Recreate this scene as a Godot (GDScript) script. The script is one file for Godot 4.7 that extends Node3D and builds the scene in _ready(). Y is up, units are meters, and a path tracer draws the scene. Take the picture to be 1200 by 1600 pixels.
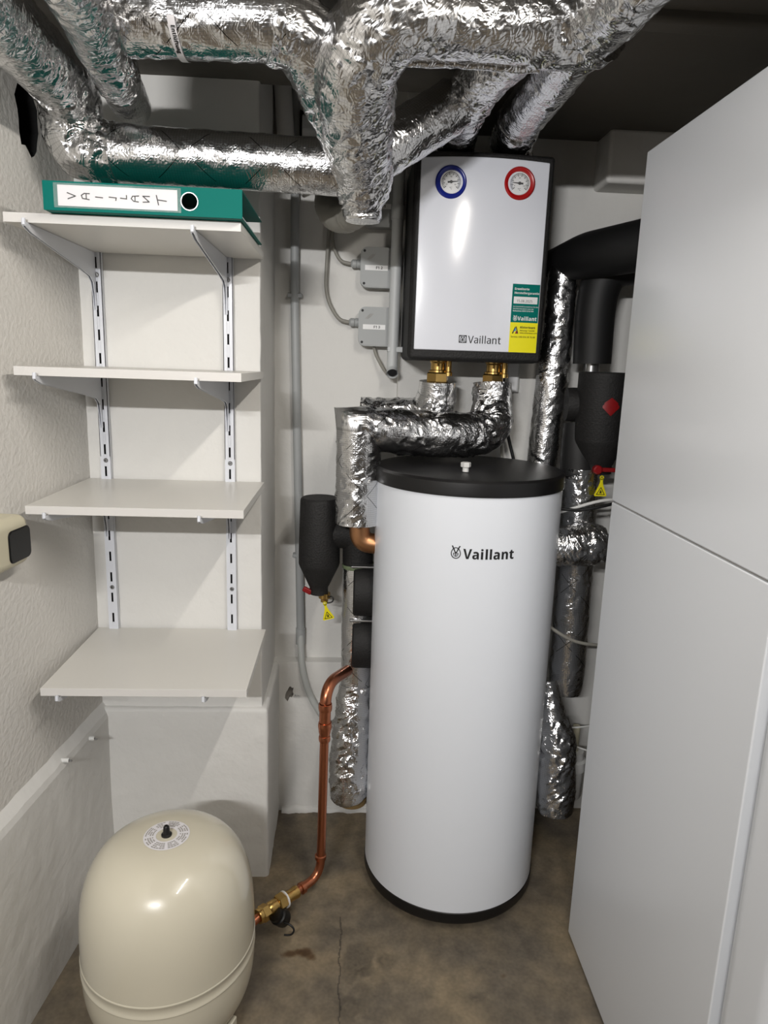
extends Node3D
# World: x right, y up, camera looks down -z. V(x, y, d) gives a point d metres in front of the camera plane.

var M := {}
var n_cell := FastNoiseLite.new()
var n_ridge := FastNoiseLite.new()
var n_low := FastNoiseLite.new()
var n_wall := FastNoiseLite.new()


func V(x: float, y: float, d: float) -> Vector3:
	return Vector3(x, y, -d)


# ---------------------------------------------------------------- mesh builder
class MB:
	var v := PackedVector3Array()
	var n := PackedVector3Array()
	var uv := PackedVector2Array()
	var ix := PackedInt32Array()

	func vert(p: Vector3, nn: Vector3, t := Vector2.ZERO) -> int:
		v.append(p)
		n.append(nn)
		uv.append(t)
		return v.size() - 1

	func tri(a: int, b: int, c: int) -> void:
		var g := (v[b] - v[a]).cross(v[c] - v[a])
		if g.dot(n[a] + n[b] + n[c]) > 0.0:
			ix.append_array([a, c, b])
		else:
			ix.append_array([a, b, c])

	func quad(a: int, b: int, c: int, d: int) -> void:
		tri(a, b, c)
		tri(a, c, d)

	func flat(p: Array, nn: Vector3) -> void:
		var k := []
		for q in p:
			k.append(vert(q, nn, Vector2(q.x + q.z, q.y)))
		for i in range(1, k.size() - 1):
			tri(k[0], k[i], k[i + 1])

	# polygon in XY extruded from z0 to z1 (z1 > z0 faces the viewer), then moved by xf
	func poly(pts: PackedVector2Array, z0: float, z1: float, xf := Transform3D()) -> void:
		var t := Geometry2D.triangulate_polygon(pts)
		for side in 2:
			var z: float = z1 if side == 0 else z0
			var nn: Vector3 = xf.basis * Vector3(0, 0, 1.0 if side == 0 else -1.0)
			var base := v.size()
			for q in pts:
				vert(xf * Vector3(q.x, q.y, z), nn, q)
			for i in range(0, t.size(), 3):
				tri(base + t[i], base + t[i + 1], base + t[i + 2])
		var ccw := not Geometry2D.is_polygon_clockwise(pts)
		for i in pts.size():
			var a := pts[i]
			var b := pts[(i + 1) % pts.size()]
			var e := b - a
			var o := Vector2(e.y, -e.x).normalized() * (1.0 if ccw else -1.0)
			var nn2: Vector3 = (xf.basis * Vector3(o.x, o.y, 0)).normalized()
			flat([xf * Vector3(a.x, a.y, z0), xf * Vector3(b.x, b.y, z0), xf * Vector3(b.x, b.y, z1), xf * Vector3(a.x, a.y, z1)], nn2)

	func stroke(pts: Array, w: float, z0: float, z1: float, xf := Transform3D()) -> void:
		for i in pts.size() - 1:
			var a: Vector2 = pts[i]
			var b: Vector2 = pts[i + 1]
			var u := (b - a).normalized() * w * 0.5
			var o := Vector2(-u.y, u.x)
			poly(PackedVector2Array([a - u * 0.7 + o, a - u * 0.7 - o, b + u * 0.7 - o, b + u * 0.7 + o]), z0, z1, xf)

	func ring(rx: float, ry: float, w: float, z0: float, z1: float, seg: int, xf := Transform3D(), egg := 0.0) -> void:
		for i in seg:
			var q := []
			for k in [[i, 0.0], [i, w], [i + 1, w], [i + 1, 0.0]]:
				var a: float = TAU * k[0] / seg
				var sx: float = 1.0 - egg * sin(a)
				q.append(Vector2((rx - k[1]) * cos(a) * sx, (ry - k[1]) * sin(a)))
			poly(PackedVector2Array(q), z0, z1, xf)

	func smooth() -> void:
		var acc := PackedVector3Array()
		acc.resize(v.size())
		for i in range(0, ix.size(), 3):
			var g := (v[ix[i + 2]] - v[ix[i]]).cross(v[ix[i + 1]] - v[ix[i]])
			acc[ix[i]] += g
			acc[ix[i + 1]] += g
			acc[ix[i + 2]] += g
		for i in v.size():
			if acc[i].length_squared() > 0.0:
				n[i] = acc[i].normalized()

	func mesh() -> ArrayMesh:
		var a := []
		a.resize(Mesh.ARRAY_MAX)
		a[Mesh.ARRAY_VERTEX] = v
		a[Mesh.ARRAY_NORMAL] = n
		a[Mesh.ARRAY_TEX_UV] = uv
		a[Mesh.ARRAY_INDEX] = ix
		var m := ArrayMesh.new()
		m.add_surface_from_arrays(Mesh.PRIMITIVE_TRIANGLES, a)
		return m


# maps every vertex of a mesh, normals by finite differences
func warp(m: Mesh, fn: Callable) -> ArrayMesh:
	var out := ArrayMesh.new()
	for s in m.get_surface_count():
		var a := m.surface_get_arrays(s)
		var vs: PackedVector3Array = a[Mesh.ARRAY_VERTEX]
		var ns: PackedVector3Array = a[Mesh.ARRAY_NORMAL]
		for i in vs.size():
			var p := vs[i]
			var nn := ns[i]
			var t := nn.cross(Vector3.UP if absf(nn.y) < 0.9 else Vector3.RIGHT).normalized()
			var b := nn.cross(t)
			var q: Vector3 = fn.call(p)
			var q1: Vector3 = fn.call(p + t * 0.0005)
			var q2: Vector3 = fn.call(p + b * 0.0005)
			vs[i] = q
			ns[i] = (q1 - q).cross(q2 - q).normalized()
		var o := []
		o.resize(Mesh.ARRAY_MAX)
		o[Mesh.ARRAY_VERTEX] = vs
		o[Mesh.ARRAY_NORMAL] = ns
		if a[Mesh.ARRAY_TEX_UV] != null:
			o[Mesh.ARRAY_TEX_UV] = a[Mesh.ARRAY_TEX_UV]
		if a[Mesh.ARRAY_INDEX] != null:
			o[Mesh.ARRAY_INDEX] = a[Mesh.ARRAY_INDEX]
		out.add_surface_from_arrays(Mesh.PRIMITIVE_TRIANGLES, o)
	return out


func axis_samples(h: float, r: float, seg: int, step: float) -> PackedFloat32Array:
	var o := PackedFloat32Array()
	if r <= 0.0:
		return PackedFloat32Array([-h, h])
	for k in seg + 1:
		o.append(-h + r * (1.0 - cos(PI / 2 * k / seg)) if r > 0.0 else -h)
	if step > 0.0:
		var m := int((2.0 * (h - r)) / step)
		for k in range(1, m):
			o.append(-(h - r) + 2.0 * (h - r) * k / m)
	for k in seg + 1:
		o.append(h - r * (1.0 - cos(PI / 2 * (seg - k) / seg)) if r > 0.0 else h)
	return o


# rounded box centred on the origin; step > 0 adds a grid, amp displaces it by wall noise at `at`
func rbox(s: Vector3, r: float, seg := 2, step := 0.0, amp := 0.0, at := Vector3.ZERO) -> ArrayMesh:
	var h := s / 2
	r = minf(r, minf(h.x, minf(h.y, h.z)) * 0.999)
	var ax := [axis_samples(h.x, r, seg, step), axis_samples(h.y, r, seg, step), axis_samples(h.z, r, seg, step)]
	var mb := MB.new()
	for f in 3:
		var u := (f + 1) % 3
		var w := (f + 2) % 3
		for sg in [-1.0, 1.0]:
			var nu: int = ax[u].size()
			var nw: int = ax[w].size()
			var base := mb.v.size()
			for i in nu:
				for j in nw:
					var p := Vector3.ZERO
					p[f] = sg * h[f]
					p[u] = ax[u][i]
					p[w] = ax[w][j]
					var inner := p.clamp(-(h - Vector3.ONE * r), h - Vector3.ONE * r)
					var d := (p - inner).normalized()
					if r <= 0.0:
						d = Vector3.ZERO
						d[f] = sg
					var q := inner + d * r
					if amp > 0.0:
						q += d * amp * (n_wall.get_noise_3dv((q + at) * 1.0) + 0.6 * n_wall.get_noise_3dv((q + at) * 3.1))
					mb.vert(q, d, Vector2(p[u], p[w]))
			for i in nu - 1:
				for j in nw - 1:
					mb.quad(base + i * nw + j, base + i * nw + j + 1, base + (i + 1) * nw + j + 1, base + (i + 1) * nw + j)
	if amp > 0.0:
		mb.smooth()
	return mb.mesh()


# surface of revolution round y; profile of Vector2(radius, y), top to bottom or bottom to top
func lathe(pr: Array, seg := 48, sharp := 35.0) -> ArrayMesh:
	var mb := MB.new()
	var c := cos(deg_to_rad(sharp))
	var sn := []
	var up: float = 1.0 if pr[-1].y >= pr[0].y else -1.0
	for i in pr.size() - 1:
		var e: Vector2 = (pr[i + 1] - pr[i]).normalized()
		sn.append(Vector2(e.y, -e.x) * up)
	var arc := 0.0
	for i in pr.size() - 1:
		var n0: Vector2 = sn[i]
		var n1: Vector2 = sn[i]
		if i > 0 and sn[i].dot(sn[i - 1]) > c:
			n0 = (sn[i] + sn[i - 1]).normalized()
		if i < pr.size() - 2 and sn[i].dot(sn[i + 1]) > c:
			n1 = (sn[i] + sn[i + 1]).normalized()
		var a: Vector2 = pr[i]
		var b: Vector2 = pr[i + 1]
		var l := a.distance_to(b)
		var base := mb.v.size()
		for k in seg + 1:
			var t := TAU * k / seg
			var d := Vector3(cos(t), 0, sin(t))
			mb.vert(d * a.x + Vector3.UP * a.y, d * n0.x + Vector3.UP * n0.y, Vector2(t * 0.1, arc))
			mb.vert(d * b.x + Vector3.UP * b.y, d * n1.x + Vector3.UP * n1.y, Vector2(t * 0.1, arc + l))
		arc += l
		for k in seg:
			mb.quad(base + 2 * k, base + 2 * k + 1, base + 2 * k + 3, base + 2 * k + 2)
	return mb.mesh()


# control points [x, y, d, r] with rounded corners, resampled every `step`
func bend(cp: Array, fillet: float, step: float) -> Array:
	var raw := []
	var corners := []
	for i in cp.size():
		var p := V(cp[i][0], cp[i][1], cp[i][2])
		if i == 0 or i == cp.size() - 1:
			raw.append([p, cp[i][3]])
			continue
		var a := V(cp[i - 1][0], cp[i - 1][1], cp[i - 1][2])
		var b := V(cp[i + 1][0], cp[i + 1][1], cp[i + 1][2])
		if fillet <= 0.0:
			raw.append([p, cp[i][3]])
			corners.append(p)
			continue
		var ta := minf(fillet, p.distance_to(a) * 0.48)
		var tb := minf(fillet, p.distance_to(b) * 0.48)
		var pa := p + (a - p).normalized() * ta
		var pb := p + (b - p).normalized() * tb
		var ra: float = lerpf(cp[i][3], cp[i - 1][3], ta / p.distance_to(a))
		var rb: float = lerpf(cp[i][3], cp[i + 1][3], tb / p.distance_to(b))
		for k in 9:
			var t := k / 8.0
			raw.append([pa.lerp(p, t).lerp(p.lerp(pb, t), t), lerpf(lerpf(ra, cp[i][3], t), lerpf(cp[i][3], rb, t), t)])
	var out := [raw[0]]
	var left := step
	for i in raw.size() - 1:
		var a: Vector3 = raw[i][0]
		var b: Vector3 = raw[i + 1][0]
		var l := a.distance_to(b)
		var s := left
		while s < l:
			out.append([a.lerp(b, s / l), lerpf(raw[i][1], raw[i + 1][1], s / l)])
			s += step
		left = s - l
		if b in corners:
			out.append(raw[i + 1])
			left = step
	if (out[-1][0] as Vector3).distance_to(raw[-1][0]) > step * 0.2:
		out.append(raw[-1])
	return out


func fold(x: float) -> float:
	return absf(x - floorf(x) - 0.5) * 2.0


# height of crumpled foil: triangular folds in several directions, bent by slow noise
func crumple(p: Vector3) -> float:
	var w := 1.1 * n_low.get_noise_3dv(p * 0.9)
	var w2 := 1.1 * n_low.get_noise_3dv(p * 1.3 + Vector3(5, 2, 9))
	var h := 0.0036 * fold((0.62 * p.x + 0.50 * p.y + 0.60 * p.z) * 21.0 + w)
	h += 0.0032 * fold((-0.55 * p.x + 0.76 * p.y - 0.35 * p.z) * 26.0 + w2)
	h += 0.0028 * fold((0.80 * p.x - 0.20 * p.y - 0.57 * p.z) * 31.0 - w2)
	h += 0.0024 * fold((0.15 * p.x + 0.90 * p.y + 0.41 * p.z) * 38.0 + 1.7 * w)
	h += 0.0020 * fold((-0.70 * p.x - 0.36 * p.y + 0.62 * p.z) * 47.0 + 1.7 * w2)
	h += 0.0014 * fold((0.45 * p.x - 0.85 * p.y + 0.28 * p.z) * 68.0 - 2.0 * w)
	var amount := clampf(0.75 + 1.5 * n_low.get_noise_3dv(p * 1.1 + Vector3(20, 3, 7)), 0.12, 1.35)
	return (h - 0.0076) * amount + 0.003 * n_ridge.get_noise_3dv(p * 0.7)


# swept tube; cr is how crumpled the skin is, cap closes the ends
func tube(cp: Array, fillet: float, step: float, seg: int, cr := 0.0, cap := true) -> ArrayMesh:
	var path := bend(cp, fillet, step)
	var mb := MB.new()
	var m := path.size()
	var side := Vector3.ZERO
	var arc := 0.0
	var last := Vector3.ZERO
	for i in m:
		var c: Vector3 = path[i][0]
		var r: float = path[i][1]
		var t: Vector3 = ((path[mini(i + 1, m - 1)][0] as Vector3) - path[maxi(i - 1, 0)][0]).normalized()
		if i == 0:
			side = t.cross(Vector3.UP if absf(t.y) < 0.9 else Vector3(0, 0, 1)).normalized()
		else:
			side = (side - t * side.dot(t)).normalized()
			arc += c.distance_to(last)
		last = c
		var up := t.cross(side)
		var bow := Vector3.ZERO
		var stretch := 1.0
		if i > 0 and i < m - 1:   # a mitred corner widens across the bend
			var tp: Vector3 = (c - path[i - 1][0]).normalized()
			var tn: Vector3 = ((path[i + 1][0] as Vector3) - c).normalized()
			if tp.dot(tn) < 0.6:
				bow = (tn - tp).normalized()
				stretch = 1.0 / sqrt(0.5 + 0.5 * tp.dot(tn))
		for k in seg + 1:
			var a := TAU * k / seg
			var d := side * cos(a) + up * sin(a)
			var p := c + (d + bow * d.dot(bow) * (stretch - 1.0)) * r
			if cr > 0.0:
				if k == seg:
					p = mb.v[mb.v.size() - seg]
				else:
					p += d * (cr * crumple(p) + 0.0022 * n_low.get_noise_3dv(p))
			mb.vert(p, d, Vector2(arc, a * r))
	for i in m - 1:
		for k in seg:
			var o := i * (seg + 1) + k
			mb.quad(o, o + 1, o + seg + 2, o + seg + 1)
	mb.smooth()
	for i in m:   # close the seam of the shading
		var s0 := i * (seg + 1)
		var nn := (mb.n[s0] + mb.n[s0 + seg]).normalized()
		mb.n[s0] = nn
		mb.n[s0 + seg] = nn
	if cap:
		for e in [0, m - 1]:
			var t2: Vector3 = ((path[1][0] as Vector3) - path[0][0]).normalized() * -1.0 if e == 0 else ((path[m - 1][0] as Vector3) - path[m - 2][0]).normalized()
			var c0 := mb.vert(path[e][0], t2, Vector2(0.02, 0.02))
			var b0 := mb.v.size()
			for k in seg + 1:
				mb.vert(mb.v[e * (seg + 1) + k], t2, Vector2(0.02 + 0.03 * cos(TAU * k / seg), 0.02 + 0.03 * sin(TAU * k / seg)))
			for k in seg:
				mb.tri(c0, b0 + k, b0 + k + 1)
	return mb.mesh()


# ---------------------------------------------------------------- nodes
func world_of(o: Node) -> Transform3D:
	var t := Transform3D()
	while o is Node3D and o != self:
		t = (o as Node3D).transform * t
		o = o.get_parent()
	return t


func thing(called: String, label: String, category: String, at := Vector3.ZERO, group := "") -> Node3D:
	var o := Node3D.new()
	o.name = called
	add_child(o, true)
	o.position = at
	return tag(o, label, category, group)


func tag(o: Node3D, label: String, category: String, group := "") -> Node3D:
	o.set_meta("label", label)
	o.set_meta("category", category)
	if group:
		o.set_meta("group", group)
	return o


# one named mesh; at and b are in the world, whatever the parent
func part(called: String, m: Mesh, mat: Material, parent: Node3D = self, at := Vector3.ZERO, b := Basis()) -> MeshInstance3D:
	var o := MeshInstance3D.new()
	o.name = called
	o.mesh = m
	o.material_override = mat
	parent.add_child(o, true)
	o.transform = world_of(parent).affine_inverse() * Transform3D(b, at)
	return o


func struct(called: String, m: Mesh, mat: Material, at := Vector3.ZERO, b := Basis()) -> MeshInstance3D:
	var o := part(called, m, mat, self, at, b)
	o.set_meta("kind", "structure")
	return o


func text_mesh(s: String, cap: float, bold := false, depth := 0.0006) -> TextMesh:
	var f := SystemFont.new()
	f.font_names = PackedStringArray(["Droid Sans"])
	f.font_weight = 700 if bold else 400
	var t := TextMesh.new()
	t.font = f
	t.text = s
	t.font_size = 40
	t.pixel_size = cap / (40.0 * 0.714)
	t.depth = depth
	t.curve_step = 2.0
	t.horizontal_alignment = HORIZONTAL_ALIGNMENT_LEFT
	t.vertical_alignment = VERTICAL_ALIGNMENT_CENTER
	return t


# ---------------------------------------------------------------- materials
func mat(key: String, c: Color, rough := 0.6, metal := 0.0) -> StandardMaterial3D:
	var m := StandardMaterial3D.new()
	m.resource_name = key
	m.albedo_color = c
	m.roughness = rough
	m.metallic = metal
	M[key] = m
	return m


func noise_tex(kind: int, freq: float, seed_: int, size := 512, octaves := 4, ramp: Gradient = null) -> NoiseTexture2D:
	var f := FastNoiseLite.new()
	f.noise_type = kind
	f.frequency = freq
	f.seed = seed_
	f.fractal_octaves = octaves
	if kind == FastNoiseLite.TYPE_CELLULAR:
		f.cellular_return_type = FastNoiseLite.RETURN_DISTANCE
	var t := NoiseTexture2D.new()
	t.width = size
	t.height = size
	t.seamless = true
	t.noise = f
	if ramp:
		t.color_ramp = ramp
	return t


func grad(stops: Array) -> Gradient:
	var g := Gradient.new()
	g.offsets = PackedFloat32Array(stops.map(func(s): return s[0]))
	g.colors = PackedColorArray(stops.map(func(s): return s[1]))
	return g


func relief(m: StandardMaterial3D, t: Texture2D, cm: float, per_metre: float, tri := true) -> void:
	m.heightmap_enabled = true
	m.heightmap_texture = t
	m.heightmap_scale = cm
	if tri:
		m.uv1_triplanar = true
		m.uv1_world_triplanar = true
	m.uv1_scale = Vector3.ONE * per_metre


# worn cellar concrete, 1.8 m deep (image x, towards the camera) by 2 m wide (image y)
func floor_image() -> Image:
	var f := FastNoiseLite.new()
	f.noise_type = FastNoiseLite.TYPE_SIMPLEX
	f.fractal_octaves = 5
	f.frequency = 1.0
	f.seed = 31
	var wd := 720
	var im := Image.create(wd, 800, false, Image.FORMAT_RGB8)
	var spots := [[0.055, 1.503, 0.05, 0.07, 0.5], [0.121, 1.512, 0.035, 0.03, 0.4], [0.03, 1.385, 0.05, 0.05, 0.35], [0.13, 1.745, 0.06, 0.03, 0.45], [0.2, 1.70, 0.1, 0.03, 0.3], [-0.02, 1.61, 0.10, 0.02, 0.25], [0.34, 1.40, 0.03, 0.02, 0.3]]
	var rust := [[-0.082, 1.541, 0.022, 0.014], [-0.067, 1.525, 0.012, 0.010], [-0.12, 1.536, 0.03, 0.012], [-0.141, 1.688, 0.01, 0.01], [0.42, 1.46, 0.014, 0.012]]
	for py in 800:
		for px in wd:
			var x := py / 400.0 - 1.0 + 0.1
			var d := 2.4 - px / 400.0
			var n := f.get_noise_2d(x * 3.0, d * 3.0)
			var n2 := f.get_noise_2d(x * 14.0 + 40.0, d * 14.0)
			var n3 := f.get_noise_2d(x * 70.0, d * 70.0 + 9.0)
			var c := Color(0.43, 0.395, 0.345).lerp(Color(0.475, 0.425, 0.345), clampf(0.5 + 0.9 * n, 0.0, 1.0))
			var k := 1.0 + 0.16 * n + 0.12 * n2 + 0.07 * n3
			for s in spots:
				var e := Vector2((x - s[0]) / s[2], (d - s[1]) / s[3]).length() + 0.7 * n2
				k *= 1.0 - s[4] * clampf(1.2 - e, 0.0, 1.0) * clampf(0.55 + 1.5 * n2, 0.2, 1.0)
			for s in rust:
				var e := Vector2((x - s[0]) / s[2], (d - s[1]) / s[3]).length() + 0.8 * n2
				c = c.lerp(Color(0.26, 0.17, 0.08), 0.75 * clampf(1.1 - e, 0.0, 1.0))
			if absf(x - 0.005 - 0.006 * f.get_noise_2d(d * 9.0, 3.0)) < 0.0016 and d < 1.66:
				k *= 0.62
			im.set_pixel(px, py, Color(c.r * k, c.g * k, c.b * k))
	return im


func make_materials() -> void:
	n_cell.noise_type = FastNoiseLite.TYPE_CELLULAR
	n_cell.cellular_return_type = FastNoiseLite.RETURN_DISTANCE
	n_cell.frequency = 34.0
	n_cell.seed = 3
	n_cell.fractal_type = FastNoiseLite.FRACTAL_NONE
	n_ridge.noise_type = FastNoiseLite.TYPE_SIMPLEX
	n_ridge.fractal_type = FastNoiseLite.FRACTAL_RIDGED
	n_ridge.fractal_octaves = 3
	n_ridge.frequency = 16.0
	n_ridge.seed = 11
	n_low.noise_type = FastNoiseLite.TYPE_SIMPLEX
	n_low.frequency = 9.0
	n_low.seed = 5
	n_low.fractal_octaves = 2
	n_wall.noise_type = FastNoiseLite.TYPE_SIMPLEX
	n_wall.frequency = 9.0
	n_wall.fractal_octaves = 4
	n_wall.seed = 8

	var plaster_bump := noise_tex(FastNoiseLite.TYPE_SIMPLEX, 0.012, 21, 512, 5)
	var m := mat("plaster", Color(0.84, 0.83, 0.81), 0.9)
	relief(m, noise_tex(FastNoiseLite.TYPE_SIMPLEX, 0.035, 61, 512, 4), 0.11, 2.8)
	m = mat("plaster_smooth", Color(0.86, 0.855, 0.84), 0.85)
	relief(m, plaster_bump, 0.16, 1.8)
	m = mat("ceiling_concrete", Color(0.40, 0.385, 0.36), 0.9)
	relief(m, plaster_bump, 0.3, 0.8)
	mat("cellar_wall", Color(0.5, 0.48, 0.45), 0.9)
	m = mat("floor_concrete", Color(1, 1, 1), 0.7)
	m.albedo_texture = ImageTexture.create_from_image(floor_image())
	m.uv1_scale = Vector3(1.0 / 1.8, 1.0 / 2.0, 1.0)
	m.uv1_offset = Vector3(0.5, 0.5, 0)
	m.heightmap_enabled = true
	m.heightmap_texture = noise_tex(FastNoiseLite.TYPE_SIMPLEX, 0.02, 9, 512, 5)
	m.heightmap_scale = 0.2
	mat("floor_plain", Color(0.44, 0.40, 0.345), 0.75)
	mat("melamine", Color(0.83, 0.82, 0.795), 0.33)
	mat("edge_white", Color(0.8, 0.79, 0.775), 0.45)
	mat("white_steel", Color(0.84, 0.85, 0.875), 0.35)
	mat("steel", Color(0.6, 0.6, 0.6), 0.3, 0.9)
	m = mat("teal_card", Color(0.0, 0.40, 0.365), 0.5)
	m.metallic_specular = 0.2
	mat("paper", Color(0.87, 0.86, 0.87), 0.6)
	mat("label_white", Color(0.9, 0.9, 0.9), 0.4)
	mat("ink", Color(0.05, 0.05, 0.06), 0.6)
	mat("black_hole", Color(0.01, 0.01, 0.01), 1.0)
	m = mat("black_foam", Color(0.075, 0.071, 0.07), 0.7)
	relief(m, noise_tex(FastNoiseLite.TYPE_CELLULAR, 0.08, 31, 256, 2), 0.12, 9.0)
	m = mat("black_rubber", Color(0.05, 0.05, 0.055), 0.6)
	mat("black_plastic", Color(0.055, 0.052, 0.055), 0.42)
	m = mat("tank_white", Color(0.885, 0.9, 0.925), 0.3)
	m = mat("panel_white", Color(0.87, 0.88, 0.91), 0.14)
	m = mat("cabinet_white", Color(0.83, 0.84, 0.855), 0.28)
	m = mat("cream_enamel", Color(0.81, 0.785, 0.71), 0.28)
	m.clearcoat_enabled = true
	m.clearcoat = 0.8
	m.clearcoat_roughness = 0.06
	mat("cream_plastic", Color(0.78, 0.755, 0.66), 0.45)
	mat("copper", Color(0.74, 0.47, 0.35), 0.3, 1.0)
	mat("bronze", Color(0.72, 0.53, 0.38), 0.38, 1.0)
	mat("brass", Color(0.80, 0.66, 0.40), 0.27, 1.0)
	mat("grey_plastic", Color(0.63, 0.64, 0.64), 0.5)
	mat("pale_plastic", Color(0.76, 0.77, 0.77), 0.45)
	mat("grey_cable", Color(0.55, 0.54, 0.51), 0.55)
	mat("white_plastic", Color(0.85, 0.85, 0.84), 0.4)
	mat("red_plastic", Color(0.5, 0.03, 0.05), 0.4)
	mat("red_ring", Color(0.66, 0.06, 0.07), 0.3)
	mat("blue_ring", Color(0.06, 0.13, 0.5), 0.3)
	mat("yellow_card", Color(0.88, 0.83, 0.06), 0.45)
	m = mat("sticker_teal", Color(0.0, 0.42, 0.385), 0.4)
	m.metallic_specular = 0.25
	mat("sticker_yellow", Color(0.93, 0.89, 0.05), 0.4)
	mat("sticker_blue", Color(0.25, 0.55, 0.8), 0.4)
	mat("label_grey", Color(0.6, 0.585, 0.56), 0.5)
	mat("wool", Color(0.42, 0.34, 0.2), 0.95)
	mat("green_tape", Color(0.42, 0.47, 0.36), 0.5)
	m = mat("lens", Color(1, 1, 1, 0.06), 0.04)
	m.transparency = BaseMaterial3D.TRANSPARENCY_ALPHA
	m = mat("clear_hose", Color(0.72, 0.73, 0.72), 0.25)
	m = mat("lamp_glow", Color(1, 1, 1), 0.5)
	m.emission_enabled = true
	m.emission = Color(1.0, 0.96, 0.9)
	m.emission_energy_multiplier = 8.0

	# foil with a reinforcing grid; the printed one carries thin black zigzags
	var w := 512
	var hh := 1024
	var im := Image.create(w, hh, false, Image.FORMAT_RGB8)
	im.fill(Color(0.88, 0.88, 0.885))
	for k in range(0, w, 16):
		im.fill_rect(Rect2i(k, 0, 2, hh), Color(0.74, 0.74, 0.74))
	for k in range(0, hh, 16):
		im.fill_rect(Rect2i(0, k, w, 2), Color(0.74, 0.74, 0.74))
	var plain_im: Image = im.duplicate()
	for y in hh:
		for x in w:
			for sg in [1, -1]:
				var u := posmod(x + sg * y, 512)
				if u < 5 and posmod(y, 170) > 34:
					im.set_pixel(x, y, Color(0.06, 0.06, 0.06))
	# relief: small creases everywhere, the grid standing out a little on the printed skin
	var slow := FastNoiseLite.new()
	slow.noise_type = FastNoiseLite.TYPE_SIMPLEX
	slow.frequency = 0.006
	slow.seed = 77
	slow.fractal_octaves = 2
	var rel := Image.create(w, hh, false, Image.FORMAT_RF)
	var rel_grid := Image.create(w, hh, false, Image.FORMAT_RF)
	for y in hh:
		for x in w:
			var q := 1.6 * slow.get_noise_2d(x, y)
			var q2 := 1.6 * slow.get_noise_2d(x + 900, y)
			var c := 0.26 * fold(0.0140 * x + 0.0090 * y + q) + 0.22 * fold(-0.0105 * x + 0.0185 * y + q2) + 0.18 * fold(0.0240 * x - 0.0060 * y - q) + 0.14 * fold(0.0080 * x + 0.0330 * y + 1.5 * q2) + 0.10 * fold(-0.0360 * x - 0.0220 * y + 1.5 * q)
			rel.set_pixel(x, y, Color(c, c, c))
			var g := 0.55 * c + 0.16 * fold(0.031 * x + 0.004 * y + 2.0 * q2)
			if x % 16 < 3 or y % 16 < 3:
				g += 0.055
			rel_grid.set_pixel(x, y, Color(g, g, g))
	for k in [["foil", plain_im, rel, 0.14, 0.22], ["foil_printed", im, rel_grid, 0.12, 0.21]]:
		m = mat(k[0], Color(1, 1, 1), k[4], 1.0)
		m.albedo_texture = ImageTexture.create_from_image(k[1])
		m.uv1_scale = Vector3(1.0 / 0.18, 1.0 / 0.36, 1.0)
		m.heightmap_enabled = true
		m.heightmap_texture = ImageTexture.create_from_image(k[2])
		m.heightmap_scale = k[3]


# ---------------------------------------------------------------- builders
func tube_lamp(called: String, label: String, at: Vector3, along: Vector3, face: Vector3, length: float, energy: float, glow: Color) -> void:
	var o := thing(called, label, "lamp", at, "ceiling tube lamps")
	var z := face.normalized()
	var x := along.normalized()
	var b := Basis(x, z.cross(x), z)
	part("housing", rbox(Vector3(length + 0.08, 0.07, 0.03), 0.008), M.white_steel, o, at - z * 0.034, b)
	var tb := part("lamp_tube", lathe([Vector2(0, -length / 2), Vector2(0.014, -length / 2), Vector2(0.014, length / 2), Vector2(0, length / 2)], 16), M.lamp_glow, o, at, b * Basis(Vector3(0, 0, 1), PI / 2))
	tb.name = "lamp_tube"
	for s in [-1.0, 1.0]:
		part("tube_holder", rbox(Vector3(0.03, 0.034, 0.05), 0.004), M.white_plastic, o, at + x * s * (length / 2 + 0.016) - z * 0.008, b)
	var l := AreaLight3D.new()
	l.name = "lamp_light"
	o.add_child(l)
	l.transform = Transform3D(Basis(-x, z.cross(x), -z), z * 0.02)
	l.area_size = Vector2(length, 0.028)
	l.area_normalize_energy = true
	l.light_color = glow
	l.light_energy = energy
	l.area_range = 12.0
	l.shadow_enabled = true


func cut_box(called: String, size: Vector3, at: Vector3, material: Material, holes: Array, b := Basis()) -> void:
	var c := CSGBox3D.new()
	c.name = called
	c.size = size
	c.material = material
	add_child(c, true)
	c.transform = Transform3D(b, at)
	c.set_meta("kind", "structure")
	for h in holes:
		var g := CSGPolygon3D.new()
		g.name = "hole_cut"
		g.polygon = h[0]
		g.depth = h[2]
		g.material = h[3]
		g.operation = CSGShape3D.OPERATION_SUBTRACTION
		c.add_child(g, true)
		g.transform = c.transform.affine_inverse() * (h[1] as Transform3D)


func blob_poly(rx: float, ry: float, k: int, rough: float, sd: int) -> PackedVector2Array:
	var rng := RandomNumberGenerator.new()
	rng.seed = sd
	var o := PackedVector2Array()
	for i in k:
		var a := TAU * i / k
		var r := 1.0 + rng.randf_range(-rough, rough)
		o.append(Vector2(cos(a) * rx, sin(a) * ry) * r)
	return o


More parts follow.
